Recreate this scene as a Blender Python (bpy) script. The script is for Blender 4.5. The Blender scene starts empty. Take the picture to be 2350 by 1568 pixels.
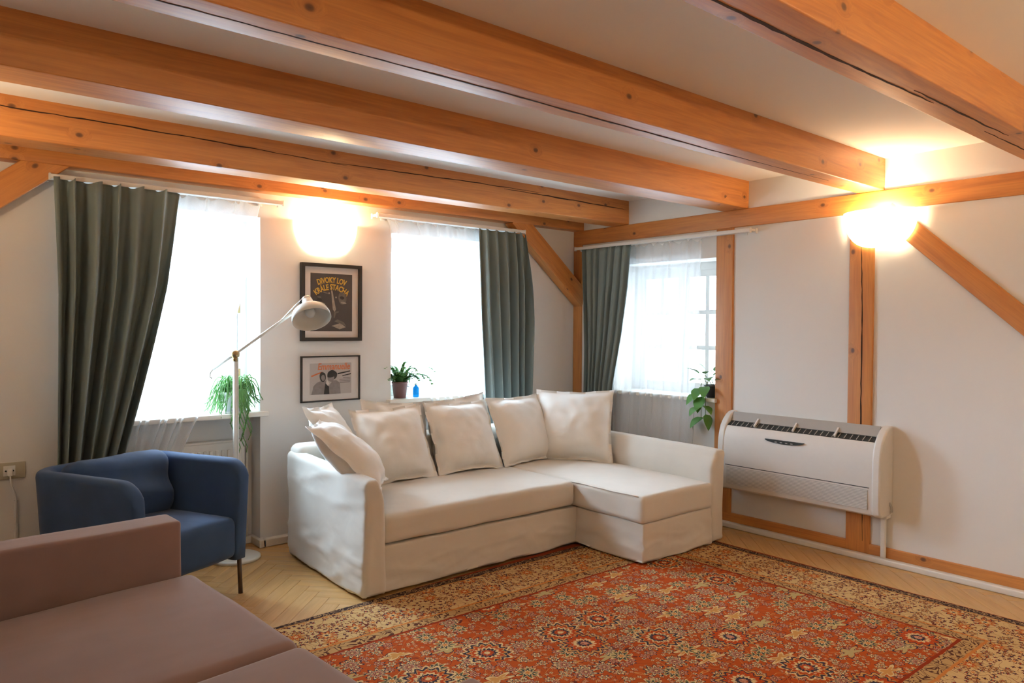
import bpy, bmesh, math, random
from mathutils import Vector, Matrix, noise
import numpy as np

# ------------------------------------------------------------------ camera, world, exposure
SC = bpy.context.scene
COL = SC.collection
PI = math.pi
rnd = random.Random(7)

YAW, PITCH, ROLL, FPX = math.radians(39.957), math.radians(1.040), math.radians(0.3514), 1701.98
CAM = Vector((-4.387, -4.427, 1.34))
fw = Vector((math.sin(YAW)*math.cos(PITCH), math.cos(YAW)*math.cos(PITCH), -math.sin(PITCH)))
rt = Vector((math.cos(YAW), -math.sin(YAW), 0))
up = rt.cross(fw)
rt, up = rt*math.cos(ROLL)+up*math.sin(ROLL), up*math.cos(ROLL)-rt*math.sin(ROLL)
cd = bpy.data.cameras.new('camera')
cd.sensor_width = 36.0
cd.lens = FPX/2350*36
cd.clip_start = 0.02
cam = bpy.data.objects.new('camera', cd)
M = Matrix((rt, up, -fw)).transposed().to_4x4()
M.translation = CAM
cam.matrix_world = M
COL.objects.link(cam)
SC.camera = cam

W = bpy.data.worlds.new('sky')
SC.world = W
W.use_nodes = True
bg = W.node_tree.nodes['Background']
bg.inputs[0].default_value = (0.68, 0.83, 1.0, 1)
bg.inputs[1].default_value = 5.5

sl = bpy.data.lights.new('sun', 'SUN')          # hazy daylight falling in through the two windows of the back wall
sl.energy = 27.0; sl.color = (0.60, 0.79, 1.0); sl.angle = math.radians(55)
so = bpy.data.objects.new('sun', sl); COL.objects.link(so)
so.rotation_euler = Vector((0.42, -0.80, -0.46)).to_track_quat('-Z', 'Y').to_euler()

SC.view_settings.view_transform = 'Standard'
SC.view_settings.look = 'None'
SC.view_settings.gamma = 1.0
SC.view_settings.exposure = 1.14
SC.view_settings.use_curve_mapping = False
SC.cycles.max_bounces = 5
SC.cycles.diffuse_bounces = 4
SC.cycles.adaptive_threshold = 0.05
SC.cycles.glossy_bounces = 3
SC.cycles.transparent_max_bounces = 12
SC.cycles.caustics_reflective = False
SC.cycles.caustics_refractive = False
SCONCE_W = 7.5
SCONCE_COL = (1.0, 0.73, 0.44)

XL, YF, ZC = -4.62, -5.40, 2.327        # left wall, wall behind the camera, ceiling

# ------------------------------------------------------------------ node helpers
class NT:
    def __init__(s, name):
        s.m = bpy.data.materials.new(name); s.m.use_nodes = True
        s.t = s.m.node_tree; s.b = s.t.nodes['Principled BSDF']; s.out = s.t.nodes['Material Output']
    def n(s, typ, **kw):
        nd = s.t.nodes.new(typ)
        for k, v in kw.items(): setattr(nd, k, v)
        return nd
    def set(s, sock, v):
        if hasattr(v, 'is_output') or isinstance(v, bpy.types.NodeSocket): s.t.links.new(v, sock)
        else:
            if isinstance(v, (tuple, list)) and len(v) == 3 and sock.type == 'RGBA': v = (*v, 1)
            sock.default_value = v
    def math(s, op, a, b=0.0, c=0.0, clamp=False):
        nd = s.n('ShaderNodeMath', operation=op, use_clamp=clamp)
        for i, v in enumerate((a, b, c)): s.set(nd.inputs[i], v)
        return nd.outputs[0]
    def vmath(s, op, a, b=(0, 0, 0), scale=None):
        nd = s.n('ShaderNodeVectorMath', operation=op)
        s.set(nd.inputs[0], a); s.set(nd.inputs[1], b)
        if scale is not None: s.set(nd.inputs['Scale'], scale)
        return nd.outputs['Value'] if op in ('LENGTH', 'DISTANCE', 'DOT_PRODUCT') else nd.outputs['Vector']
    def mix(s, f, a, b, blend='MIX'):
        nd = s.n('ShaderNodeMix', data_type='RGBA', blend_type=blend)
        s.set(nd.inputs[0], f); s.set(nd.inputs[6], a); s.set(nd.inputs[7], b)
        return nd.outputs[2]
    def ramp(s, f, stops, interp='LINEAR'):
        nd = s.n('ShaderNodeValToRGB'); cr = nd.color_ramp; cr.interpolation = interp
        while len(cr.elements) < len(stops): cr.elements.new(0.5)
        for e, (p, c) in zip(cr.elements, stops):
            e.position = p; e.color = (*c, 1) if len(c) == 3 else c
        s.set(nd.inputs[0], f); return nd.outputs[0]
    def noise(s, vec, scale, detail=2.0, rough=0.5, dist=0.0):
        nd = s.n('ShaderNodeTexNoise'); s.set(nd.inputs['Vector'], vec)
        nd.inputs['Scale'].default_value = scale; nd.inputs['Detail'].default_value = detail
        nd.inputs['Roughness'].default_value = rough; nd.inputs['Distortion'].default_value = dist
        return nd.outputs[0]
    def obj(s): return s.n('ShaderNodeTexCoord').outputs['Object']
    def mapping(s, vec, scale=(1, 1, 1), loc=(0, 0, 0), rot=(0, 0, 0)):
        nd = s.n('ShaderNodeMapping'); s.set(nd.inputs[0], vec)
        s.set(nd.inputs['Location'], loc); nd.inputs['Rotation'].default_value = rot; nd.inputs['Scale'].default_value = scale
        return nd.outputs[0]
    def sep(s, v):
        nd = s.n('ShaderNodeSeparateXYZ'); s.set(nd.inputs[0], v); return nd.outputs
    def comb(s, x, y, z=0.0):
        nd = s.n('ShaderNodeCombineXYZ')
        for i, v in enumerate((x, y, z)): s.set(nd.inputs[i], v)
        return nd.outputs[0]
    def bump(s, h, strength=0.3, dist=0.01):
        nd = s.n('ShaderNodeBump'); nd.inputs['Strength'].default_value = strength; nd.inputs['Distance'].default_value = dist
        s.set(nd.inputs['Height'], h); s.t.links.new(nd.outputs[0], s.b.inputs['Normal'])
    def fin(s, col=None, rough=None, **kw):
        if col is not None: s.set(s.b.inputs['Base Color'], col)
        if rough is not None: s.set(s.b.inputs['Roughness'], rough)
        for k, v in kw.items(): s.set(s.b.inputs[k.replace('_', ' ')], v)
        return s.m

def plain(name, col, rough=0.5, var=0.06, scale=30, bump=0.0, bscale=200, **kw):
    t = NT(name); o = t.obj()
    nz = t.noise(o, scale, 1)
    c = t.mix(nz, tuple(max(0, x*(1-var)) for x in col), tuple(min(1, x*(1+var)) for x in col))
    if bump: t.bump(t.noise(o, bscale, 2), bump, 0.004)
    return t.fin(c, rough, **kw)

def fabric(name, col, rough=0.9, weave=900, wb=0.15, wr=0.25, wscale=7, var=0.08, sheen=0.2, stretch=(1, 1, 1)):
    t = NT(name); o = t.obj()
    nz = t.noise(o, 9, 1)
    c = t.mix(nz, tuple(x*(1-var) for x in col), tuple(min(1, x*(1+var)) for x in col))
    wr_ = t.noise(t.mapping(o, stretch), wscale, 2, 0.55, 0.6)
    h = wr_
    t.bump(h, wr, 0.02)
    return t.fin(c, rough, Sheen_Weight=sheen, Sheen_Roughness=0.5)

MAT = {}
def wood_pine():
    t = NT('pine_timber'); oi = t.n('ShaderNodeObjectInfo').outputs['Random']
    o = t.vmath('ADD', t.obj(), t.comb(t.math('MULTIPLY', oi, 37.0), t.math('MULTIPLY', oi, 11.0), t.math('MULTIPLY', oi, 5.0)))
    # sparse knots: cells stretched along the length
    so_ = t.sep(o); k2 = t.comb(t.math('MULTIPLY', so_[0], 3.2), t.math('MULTIPLY', t.math('ADD', so_[1], so_[2]), 8.0))
    kv = t.n('ShaderNodeTexVoronoi', voronoi_dimensions='2D'); kv.inputs['Scale'].default_value = 1.0
    t.set(kv.inputs['Vector'], k2)
    d = t.vmath('SUBTRACT', k2, kv.outputs['Position'])
    d = t.vmath('MULTIPLY', d, (2.9, 1.6, 1.0))
    r = t.vmath('LENGTH', d)
    cr = t.sep(kv.outputs['Color'])
    has = t.math('GREATER_THAN', cr[0], 0.66)
    knot = t.math('MULTIPLY', t.ramp(r, [(0, (1, 1, 1)), (0.10, (0.8, 0.8, 0.8)), (0.17, (0, 0, 0))]), has)
    halo = t.math('MULTIPLY', t.ramp(r, [(0, (1, 1, 1)), (0.5, (0, 0, 0))]), has)
    warp = t.math('MULTIPLY', halo, 0.05)
    s = t.sep(o)
    p = t.comb(s[0], t.math('ADD', s[1], warp), t.math('ADD', s[2], warp))
    g1 = t.noise(t.mapping(p, (0.9, 14, 14)), 1.6, 3, 0.6, 1.4)
    g2 = t.noise(t.mapping(p, (2.5, 90, 90)), 1.5, 1, 0.6, 0.3)
    big = t.noise(t.mapping(o, (1.1, 3, 3)), 1.3, 2)
    c = t.ramp(g1, [(0.28, (0.44, 0.130, 0.019)), (0.45, (0.63, 0.220, 0.036)), (0.58, (0.73, 0.290, 0.056)), (0.75, (0.57, 0.190, 0.030))])
    c = t.mix(t.math('MULTIPLY', g2, 0.62), c, (0.36, 0.105, 0.020), 'MIX')
    c = t.mix(t.math('MULTIPLY', big, 0.35), c, (0.78, 0.37, 0.10))
    c = t.mix(t.math('MULTIPLY', halo, 0.35), c, (0.30, 0.085, 0.015))
    c = t.mix(knot, c, (0.11, 0.036, 0.010))
    t.bump(t.math('ADD', g1, t.math('MULTIPLY', g2, 0.5)), 0.12, 0.006)
    return t.fin(c, 0.46, Specular_IOR_Level=0.5, Coat_Weight=0.7, Coat_Roughness=0.52)
MAT['pine'] = wood_pine()

def floor_oak():
    t = NT('oak_parquet'); oi = t.n('ShaderNodeObjectInfo').outputs['Random']
    geo = t.n('ShaderNodeNewGeometry').outputs['Random Per Island']
    k = t.math('FRACT', t.math('ADD', t.math('MULTIPLY', oi, 7.3), geo))
    o = t.vmath('ADD', t.obj(), t.comb(t.math('MULTIPLY', k, 23.0), t.math('MULTIPLY', k, 9.0), 0.0))
    g1 = t.noise(t.mapping(o, (2.0, 26, 5)), 1.5, 4, 0.6, 0.8)
    g2 = t.noise(t.mapping(o, (6, 180, 10)), 1.5, 2)
    c = t.ramp(g1, [(0.3, (0.54, 0.295, 0.095)), (0.5, (0.65, 0.370, 0.130)), (0.7, (0.71, 0.43, 0.17))])
    c = t.mix(t.math('MULTIPLY', g2, 0.35), c, (0.42, 0.22, 0.07))
    c = t.mix(t.math('MULTIPLY', k, 0.30), c, (0.66, 0.42, 0.19))
    t.bump(g2, 0.05, 0.002)
    return t.fin(c, 0.33, Coat_Weight=0.2, Coat_Roughness=0.25)
MAT['oak'] = floor_oak()

def plaster(name, col, var=0.03):
    t = NT(name); o = t.obj()
    a = t.noise(o, 1.7, 1)
    c = t.mix(a, tuple(x*(1-var) for x in col), tuple(min(1, x*(1+var)) for x in col))
    return t.fin(c, 0.85, Specular_IOR_Level=0.2)
MAT['wall'] = plaster('plaster_wall', (0.82, 0.80, 0.77))
MAT['ceil'] = plaster('plaster_ceiling', (0.88, 0.85, 0.80))
MAT['linen'] = fabric('cream_linen', (0.70, 0.65, 0.575), wr=0.22, wscale=6, var=0.04)
MAT['linen_p'] = fabric('cream_pillow_linen', (0.84, 0.81, 0.755), wr=0.18, wscale=9, var=0.04)
MAT['blue'] = fabric('blue_wool', (0.030, 0.070, 0.165), wr=0.14, wscale=7, var=0.15, sheen=0.12)
MAT['brown'] = fabric('brown_microfibre', (0.27, 0.168, 0.150), wr=0.10, wscale=3, var=0.10, sheen=0.3, stretch=(1.0, 2.2, 1))
MAT['curtain'] = fabric('grey_green_curtain', (0.215, 0.272, 0.268), wr=0.10, wscale=4, var=0.06, sheen=0.12)
MAT['white'] = plain('white_plastic', (0.80, 0.78, 0.74), 0.4, 0.02)
MAT['acwhite'] = plain('unit_white', (0.74, 0.70, 0.65), 0.42, 0.02)
MAT['acgrey'] = plain('unit_grey', (0.42, 0.40, 0.37), 0.45, 0.03)
MAT['dark'] = plain('dark_slot', (0.025, 0.03, 0.03), 0.6, 0.2)
MAT['paint'] = plain('white_paint', (0.80, 0.80, 0.77), 0.35, 0.02)
MAT['sill'] = plain('sill_cream', (0.78, 0.74, 0.66), 0.4, 0.03)
MAT['beige'] = plain('beige_plate', (0.50, 0.45, 0.33), 0.45, 0.03)
MAT['black'] = plain('black_frame', (0.022, 0.019, 0.018), 0.4, 0.2)
MAT['paper'] = plain('passepartout', (0.70, 0.66, 0.63), 0.85, 0.02)
MAT['lampwhite'] = plain('lamp_enamel', (0.72, 0.70, 0.64), 0.28, 0.02)
MAT['brass'] = plain('aged_brass', (0.42, 0.30, 0.15), 0.3, 0.1, Metallic=1.0)
MAT['chrome'] = plain('chrome', (0.70, 0.68, 0.66), 0.14, 0.03, Metallic=1.0)
MAT['legsteel'] = plain('dark_leg', (0.09, 0.055, 0.035), 0.4, 0.1)
MAT['crack'] = plain('timber_crack', (0.045, 0.016, 0.006), 0.9, 0.3)
MAT['leaf'] = plain('leaf_green', (0.11, 0.30, 0.065), 0.45, 0.35, 14)
MAT['leaf2'] = plain('fern_green', (0.13, 0.32, 0.09), 0.5, 0.35, 20)
MAT['stem'] = plain('stem_green', (0.14, 0.22, 0.07), 0.6, 0.2)
MAT['soil'] = plain('soil', (0.05, 0.035, 0.025), 0.95, 0.4, 80)
MAT['mauvepot'] = plain('mauve_pot', (0.25, 0.13, 0.12), 0.5, 0.08)
MAT['whitepot'] = plain('white_pot', (0.74, 0.76, 0.76), 0.3, 0.02)
MAT['darkpot'] = plain('dark_pot', (0.06, 0.06, 0.065), 0.4, 0.1)
MAT['joint'] = plain('floor_joint', (0.28, 0.15, 0.055), 0.8, 0.1)
MAT['posterdark'] = plain('poster_charcoal', (0.075, 0.063, 0.058), 0.6, 0.12, 12)
MAT['posteryellow'] = plain('poster_yellow', (0.62, 0.38, 0.05), 0.6, 0.2, 60)
MAT['posterpale'] = plain('poster_pale', (0.36, 0.30, 0.24), 0.6, 0.3, 50)
MAT['postergrey'] = plain('poster_grey', (0.16, 0.135, 0.11), 0.6, 0.3, 40)
MAT['posterbrown'] = plain('poster_dark_brown', (0.045, 0.034, 0.032), 0.6, 0.2, 40)  # dark brown print tone of the poster motifs
MAT['poster2'] = plain('magazine_grey', (0.50, 0.46, 0.44), 0.7, 0.04, 20)
MAT['orangeprint'] = plain('orange_print', (0.66, 0.20, 0.075), 0.6, 0.15, 40)
MAT['inkgrey'] = plain('ink_grey', (0.27, 0.24, 0.23), 0.7, 0.25, 40)
MAT['ink'] = plain('ink_black', (0.035, 0.032, 0.032), 0.7, 0.3, 40)

def mixmat(name, build):
    t = NT(name); t.t.nodes.remove(t.b)
    t.t.links.new(build(t), t.out.inputs['Surface']); return t.m
def _mixsh(t, f, a, b):
    n = t.n('ShaderNodeMixShader'); t.set(n.inputs[0], f); t.t.links.new(a, n.inputs[1]); t.t.links.new(b, n.inputs[2]); return n.outputs[0]
def _bsdf(t, typ, col, **kw):
    n = t.n(typ); t.set(n.inputs[0], col)
    for k, v in kw.items(): n.inputs[k].default_value = v
    return n.outputs[0]
def _sheer(t):
    o = t.obj(); nz = t.noise(o, 400, 1)
    cloth = _mixsh(t, 0.55, _bsdf(t, 'ShaderNodeBsdfDiffuse', (0.94, 0.95, 0.96)), _bsdf(t, 'ShaderNodeBsdfTranslucent', (0.94, 0.95, 0.96)))
    return _mixsh(t, t.math('MULTIPLY_ADD', nz, 0.1, 0.40), _bsdf(t, 'ShaderNodeBsdfTransparent', (1, 1, 1)), cloth)
MAT['sheer'] = mixmat('sheer_voile', _sheer)
def _glass(t):
    return _mixsh(t, 0.05, _bsdf(t, 'ShaderNodeBsdfTransparent', (0.97, 0.985, 0.98)), _bsdf(t, 'ShaderNodeBsdfGlossy', (1, 1, 1), Roughness=0.02))
MAT['glass'] = mixmat('window_glass', _glass)
def _blue(t):
    return _mixsh(t, 0.35, _bsdf(t, 'ShaderNodeBsdfTransparent', (0.10, 0.48, 0.80)), _bsdf(t, 'ShaderNodeBsdfDiffuse', (0.03, 0.26, 0.50)))
MAT['blueglass'] = mixmat('blue_glass', _blue)
def _opal(t):
    b = _mixsh(t, 0.28, _bsdf(t, 'ShaderNodeBsdfDiffuse', (0.9, 0.88, 0.82)), _bsdf(t, 'ShaderNodeBsdfTranslucent', (0.95, 0.9, 0.8)))
    e = t.n('ShaderNodeEmission'); e.inputs[0].default_value = (1.0, 0.86, 0.62, 1); e.inputs[1].default_value = 0.8
    a = t.n('ShaderNodeAddShader'); t.t.links.new(b, a.inputs[0]); t.t.links.new(e.outputs[0], a.inputs[1]); return a.outputs[0]
MAT['opal'] = mixmat('opal_glass', _opal)
def _bulb(t):
    e = t.n('ShaderNodeEmission'); e.inputs[0].default_value = (1.0, 0.8, 0.55, 1); e.inputs[1].default_value = 6; return e.outputs[0]
MAT['bulb'] = mixmat('lamp_bulb', _bulb)

def rug_mat(L, Wd):
    t = NT('persian_rug'); o = t.obj()
    wz = t.n('ShaderNodeTexNoise'); wz.inputs['Scale'].default_value = 26; t.set(wz.inputs['Vector'], o); wz.inputs['Detail'].default_value = 2
    o = t.vmath('ADD', o, t.vmath('MULTIPLY', t.vmath('SUBTRACT', wz.outputs['Color'], (0.5, 0.5, 0.5)), (0.012, 0.012, 0)))
    s = t.sep(o)
    ex = t.math('SUBTRACT', L/2, t.math('ABSOLUTE', s[0])); ey = t.math('SUBTRACT', Wd/2, t.math('ABSOLUTE', s[1]))
    e = t.math('MINIMUM', ex, ey)
    RED, DRED, CREAM, TAN = (0.45, 0.060, 0.012), (0.28, 0.034, 0.010), (0.66, 0.45, 0.21), (0.55, 0.26, 0.075)
    NAVY, MAROON, PINK, ORG, OLIVE = (0.040, 0.035, 0.050), (0.15, 0.030, 0.020), (0.52, 0.22, 0.13), (0.55, 0.19, 0.045), (0.17, 0.15, 0.06)
    def flowers(size, npet, prob, rampA, rampB, off, stretch=(1, 1), R=0.42, depth=0.25, rand=0.85):
        q = t.mapping(o, (stretch[0]/size, stretch[1]/size, 0), (off, off*1.7, 0))
        v = t.n('ShaderNodeTexVoronoi', voronoi_dimensions='2D'); v.inputs['Scale'].default_value = 1; v.inputs['Randomness'].default_value = rand
        t.set(v.inputs['Vector'], q)
        d = t.sep(t.vmath('SUBTRACT', q, v.outputs['Position'])); r = t.math('SQRT', t.math('ADD', t.math('MULTIPLY', d[0], d[0]), t.math('MULTIPLY', d[1], d[1])))
        c = t.sep(v.outputs['Color'])
        a = t.math('ARCTAN2', d[1], d[0])
        pet = t.math('MULTIPLY', t.math('MULTIPLY_ADD', t.math('COSINE', t.math('MULTIPLY_ADD', a, float(npet), t.math('MULTIPLY', c[2], 6.28))), depth, 1-depth), R)
        q2 = t.math('DIVIDE', r, pet)
        has = t.math('MULTIPLY', t.math('LESS_THAN', q2, 0.99), t.math('GREATER_THAN', c[0], prob))
        ca = t.ramp(q2, rampA, 'CONSTANT'); cb = t.ramp(q2, rampB, 'CONSTANT')
        return has, t.mix(t.math('GREATER_THAN', c[1], 0.5), ca, cb)
    def vines(scale, w, off):
        nz = t.noise(t.mapping(o, (1, 1, 1), (off, off, 0)), scale, 1.0, 0.4, 0.8)
        f = t.math('ABSOLUTE', t.math('SUBTRACT', t.math('FRACT', t.math('MULTIPLY', nz, 6.0)), 0.5))
        return t.math('LESS_THAN', f, w)
    # field
    base = t.mix(t.noise(o, 3.2, 3), RED, (0.50, 0.105, 0.016))
    base = t.mix(t.math('MULTIPLY', t.noise(t.mapping(o, (4, 60, 1)), 1.5, 2), 0.35), base, DRED)
    f = t.mix(vines(7.5, 0.030, 3.1), base, MAROON)
    f = t.mix(vines(6.2, 0.022, 9.4), f, TAN)
    m, c = flowers(0.030, 4, 0.25, [(0, NAVY), (0.3, CREAM), (0.75, MAROON)], [(0, PINK), (0.55, TAN), (0.8, NAVY)], 0.37)
    f = t.mix(t.math('MULTIPLY', m, 0.9), f, c)
    m, c = flowers(0.062, 6, 0.22, [(0, ORG), (0.25, NAVY), (0.45, CREAM), (0.8, NAVY)], [(0, CREAM), (0.2, MAROON), (0.45, PINK), (0.8, NAVY)], 4.2)
    f = t.mix(m, f, c)
    m, c = flowers(0.11, 5, 0.64, [(0, TAN), (0.6, CREAM), (0.88, MAROON)], [(0, (0.45, 0.33, 0.14)), (0.7, TAN), (0.85, NAVY)], 6.6, (0.45, 1.1), 0.40, 0.3)
    f = t.mix(m, f, c)
    m, c = flowers(0.125, 9, 0.36, [(0, CREAM), (0.15, MAROON), (0.3, PINK), (0.5, NAVY), (0.64, CREAM), (0.84, NAVY)], [(0, ORG), (0.25, CREAM), (0.42, NAVY), (0.6, OLIVE), (0.82, CREAM)], 1.3)
    f = t.mix(m, f, c)
    m, c = flowers(0.30, 14, 0.55, [(0, CREAM), (0.12, RED), (0.25, NAVY), (0.38, CREAM), (0.5, RED), (0.66, TAN), (0.74, NAVY), (0.88, CREAM)], [(0, PINK), (0.16, NAVY), (0.3, CREAM), (0.45, RED), (0.7, NAVY), (0.8, TAN), (0.93, NAVY)], 8.8, R=0.38, depth=0.10)
    f = t.mix(t.math('MULTIPLY', m, t.math('GREATER_THAN', t.noise(o, 95, 1), 0.40)), f, c)
    # border
    bb = t.mix(t.noise(o, 4, 2), CREAM, (0.55, 0.34, 0.145))
    b = t.mix(vines(9, 0.035, 1.2), bb, MAROON)
    b = t.mix(vines(11, 0.025, 7.7), b, (0.33, 0.15, 0.05))
    m, c = flowers(0.027, 4, 0.40, [(0, NAVY), (0.5, MAROON)], [(0, RED), (0.5, NAVY)], 2.2, R=0.38)
    b = t.mix(m, b, c)
    m, c = flowers(0.06, 6, 0.32, [(0, CREAM), (0.3, MAROON), (0.55, TAN), (0.8, NAVY)], [(0, ORG), (0.4, CREAM), (0.7, MAROON)], 5.5)
    b = t.mix(m, b, c)
    m, c = flowers(0.15, 8, 0.35, [(0, NAVY), (0.2, CREAM), (0.45, ORG), (0.75, RED), (0.88, NAVY)], [(0, CREAM), (0.25, RED), (0.5, TAN), (0.85, MAROON)], 3.9, R=0.34)
    b = t.mix(m, b, c)
    # guards
    g = t.mix(vines(26, 0.16, 5.0), (0.055, 0.032, 0.030), (0.40, 0.24, 0.12))
    g2 = t.mix(vines(20, 0.15, 2.0), (0.48, 0.28, 0.11), (0.10, 0.035, 0.022))
    def lt(x): return t.math('LESS_THAN', e, x)
    c = f
    c = t.mix(lt(0.455), c, DRED)
    c = t.mix(lt(0.440), c, g2)
    c = t.mix(lt(0.375), c, ORG)
    c = t.mix(lt(0.362), c, b)
    c = t.mix(lt(0.075), c, TAN)
    c = t.mix(lt(0.066), c, g)
    c = t.mix(lt(0.016), c, (0.26, 0.05, 0.018))
    t.bump(t.math('ADD', t.noise(o, 700, 1), t.math('MULTIPLY', t.noise(o, 5, 2), 1.5)), 0.25, 0.006)
    return t.fin(c, 0.95, Specular_IOR_Level=0.05)

# ------------------------------------------------------------------ mesh helpers
def link(o, parent=None):
    COL.objects.link(o)
    if parent is not None: o.parent = parent
    return o
def mk(name, vf, mat, parent=None, smooth=True, loc=(0, 0, 0), rot=(0, 0, 0), auto=None):
    v, f = vf
    me = bpy.data.meshes.new(name); me.from_pydata([tuple(p) for p in v], [], f); me.validate(); me.update()
    if mat is not None: me.materials.append(MAT[mat] if isinstance(mat, str) else mat)
    if smooth:
        me.polygons.foreach_set('use_smooth', [True]*len(me.polygons))
        if auto: me.set_sharp_from_angle(angle=math.radians(auto))
    o = bpy.data.objects.new(name, me); o.location = loc; o.rotation_euler = rot
    return link(o, parent)
def tag(o, label=None, cat=None, group=None, kind=None):
    if label: o['label'] = label
    if cat: o['category'] = cat
    if group: o['group'] = group
    if kind: o['kind'] = kind
    return o
def thing(name, label, cat, loc=(0, 0, 0), rotz=0.0, group=None, kind=None):
    o = bpy.data.objects.new(name, None); o.empty_display_size = 0.1; o.location = loc; o.rotation_euler = (0, 0, rotz)
    link(o); return tag(o, label, cat, group, kind)
def join(*vfs):
    V, F = [], []
    for v, f in vfs:
        n = len(V); V += [tuple(p) for p in v]; F += [[i+n for i in q] for q in f]
    return V, F
def box(x0, y0, z0, x1, y1, z1):
    v = [(x, y, z) for x in (x0, x1) for y in (y0, y1) for z in (z0, z1)]
    return v, [[0, 1, 3, 2], [4, 6, 7, 5], [0, 4, 5, 1], [2, 3, 7, 6], [0, 2, 6, 4], [1, 5, 7, 3]]
def tf(vf, m):
    return [tuple(m @ Vector(p)) for p in vf[0]], vf[1]
def move(vf, d): return tf(vf, Matrix.Translation(d))
def axis_pts(a, b, r, n):
    """sample positions along one side: dense near the rounded ends"""
    L = b-a; r = min(r, L*0.49)
    e = [a, a+r*0.25, a+r*0.6, a+r]
    mid = [a+r+(L-2*r)*i/n for i in range(1, n)]
    return e+mid+[b-r, b-r*0.6, b-r*0.25, b]
def softbox(x0, y0, z0, x1, y1, z1, r=0.03, n=(6, 6, 6), fn=None):
    """box with rounded edges of radius r, faces subdivided; fn(Vector, t) may displace (t: 0..1 coordinates)"""
    ax = [axis_pts(x0, x1, r, n[0]), axis_pts(y0, y1, r, n[1]), axis_pts(z0, z1, r, n[2])]
    lo = Vector((x0, y0, z0)); hi = Vector((x1, y1, z1)); rr = [min(r, (hi[i]-lo[i])*0.49) for i in range(3)]
    idx = {}; V = []; F = []
    def vid(i, j, k):
        key = (i, j, k)
        if key not in idx:
            p = Vector((ax[0][i], ax[1][j], ax[2][k]))
            q = Vector([min(max(p[a], lo[a]+rr[a]), hi[a]-rr[a]) for a in range(3)])
            d = p-q
            if d.length > 1e-9: p = q+d.normalized()*min(rr)
            else: p = q
            idx[key] = len(V)
            if fn: p = fn(p, Vector([(p[a]-lo[a])/(hi[a]-lo[a]) for a in range(3)]))
            V.append(tuple(p))
        return idx[key]
    N = [len(a)-1 for a in ax]
    for k, fl in ((0, False), (N[2], True)):
        for i in range(N[0]):
            for j in range(N[1]):
                q = [vid(i, j, k), vid(i+1, j, k), vid(i+1, j+1, k), vid(i, j+1, k)]; F.append(q if fl else q[::-1])
    for j, fl in ((0, True), (N[1], False)):
        for i in range(N[0]):
            for k in range(N[2]):
                q = [vid(i, j, k), vid(i+1, j, k), vid(i+1, j, k+1), vid(i, j, k+1)]; F.append(q if fl else q[::-1])
    for i, fl in ((0, False), (N[0], True)):
        for j in range(N[1]):
            for k in range(N[2]):
                q = [vid(i, j, k), vid(i, j+1, k), vid(i, j+1, k+1), vid(i, j, k+1)]; F.append(q if fl else q[::-1])
    return V, F
def tube(pts, r, seg=8, caps=True, radii=None):
    pts = [Vector(p) for p in pts]; V = []; F = []
    prev = None
    for i, p in enumerate(pts):
        d = (pts[min(i+1, len(pts)-1)]-pts[max(i-1, 0)]).normalized()
        if prev is None:
            a = Vector((0, 0, 1)) if abs(d.z) < 0.9 else Vector((1, 0, 0))
            u = d.cross(a).normalized()
        else: u = (prev-d*prev.dot(d)).normalized()
        prev = u; w = d.cross(u); rr = radii[i] if radii else r
        for k in range(seg):
            t = 2*PI*k/seg; V.append(tuple(p+(u*math.cos(t)+w*math.sin(t))*rr))
    for i in range(len(pts)-1):
        for k in range(seg):
            a, b = i*seg+k, i*seg+(k+1) % seg; F.append([a, b, b+seg, a+seg])
    if caps: F.append(list(range(seg))[::-1]); F.append([(len(pts)-1)*seg+k for k in range(seg)])
    return V, F
def lathe(prof, seg=32, closed=False):
    V = []; F = []; n = len(prof)
    for k in range(seg):
        t = 2*PI*k/seg
        for r, z in prof: V.append((r*math.cos(t), r*math.sin(t), z))
    for k in range(seg):
        k2 = (k+1) % seg
        for i in range(n-1 if not closed else n):
            j = (i+1) % n; F.append([k*n+i, k2*n+i, k2*n+j, k*n+j])
    return V, F
def grid(nu, nv, fn, flip=False):
    V = [tuple(fn(i/nu, j/nv)) for j in range(nv+1) for i in range(nu+1)]; F = []
    for j in range(nv):
        for i in range(nu):
            a = j*(nu+1)+i; q = [a, a+1, a+nu+2, a+nu+1]; F.append(q[::-1] if flip else q)
    return V, F
def prism(poly, a0, a1, plane='xz'):
    """extrude a 2-D polygon: plane xz -> along y; plane yz -> along x; plane xy -> along z"""
    n = len(poly); V = []
    for a in (a0, a1):
        for p, q in poly: V.append({'xz': (p, a, q), 'yz': (a, p, q), 'xy': (p, q, a)}[plane])
    F = [[i, (i+1) % n, (i+1) % n+n, i+n] for i in range(n)]+[list(range(n))[::-1], [n+i for i in range(n)]]
    return V, F
def fixn(o):
    bm = bmesh.new(); bm.from_mesh(o.data); bmesh.ops.recalc_face_normals(bm, faces=bm.faces); bm.to_mesh(o.data); bm.free(); return o
def lerp(pts, t):
    """piecewise-linear / smooth lookup in [(t, value), ...]"""
    if t <= pts[0][0]: return pts[0][1]
    for (a, va), (b, vb) in zip(pts, pts[1:]):
        if t <= b: return va+(vb-va)*(t-a)/(b-a)
    return pts[-1][1]
def nz(x, y=0.0, z=0.0): return noise.noise(Vector((x, y, z)))
WALLB = -PI/2     # local x -> world -y, local y -> world +x (into the right-hand wall)

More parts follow.
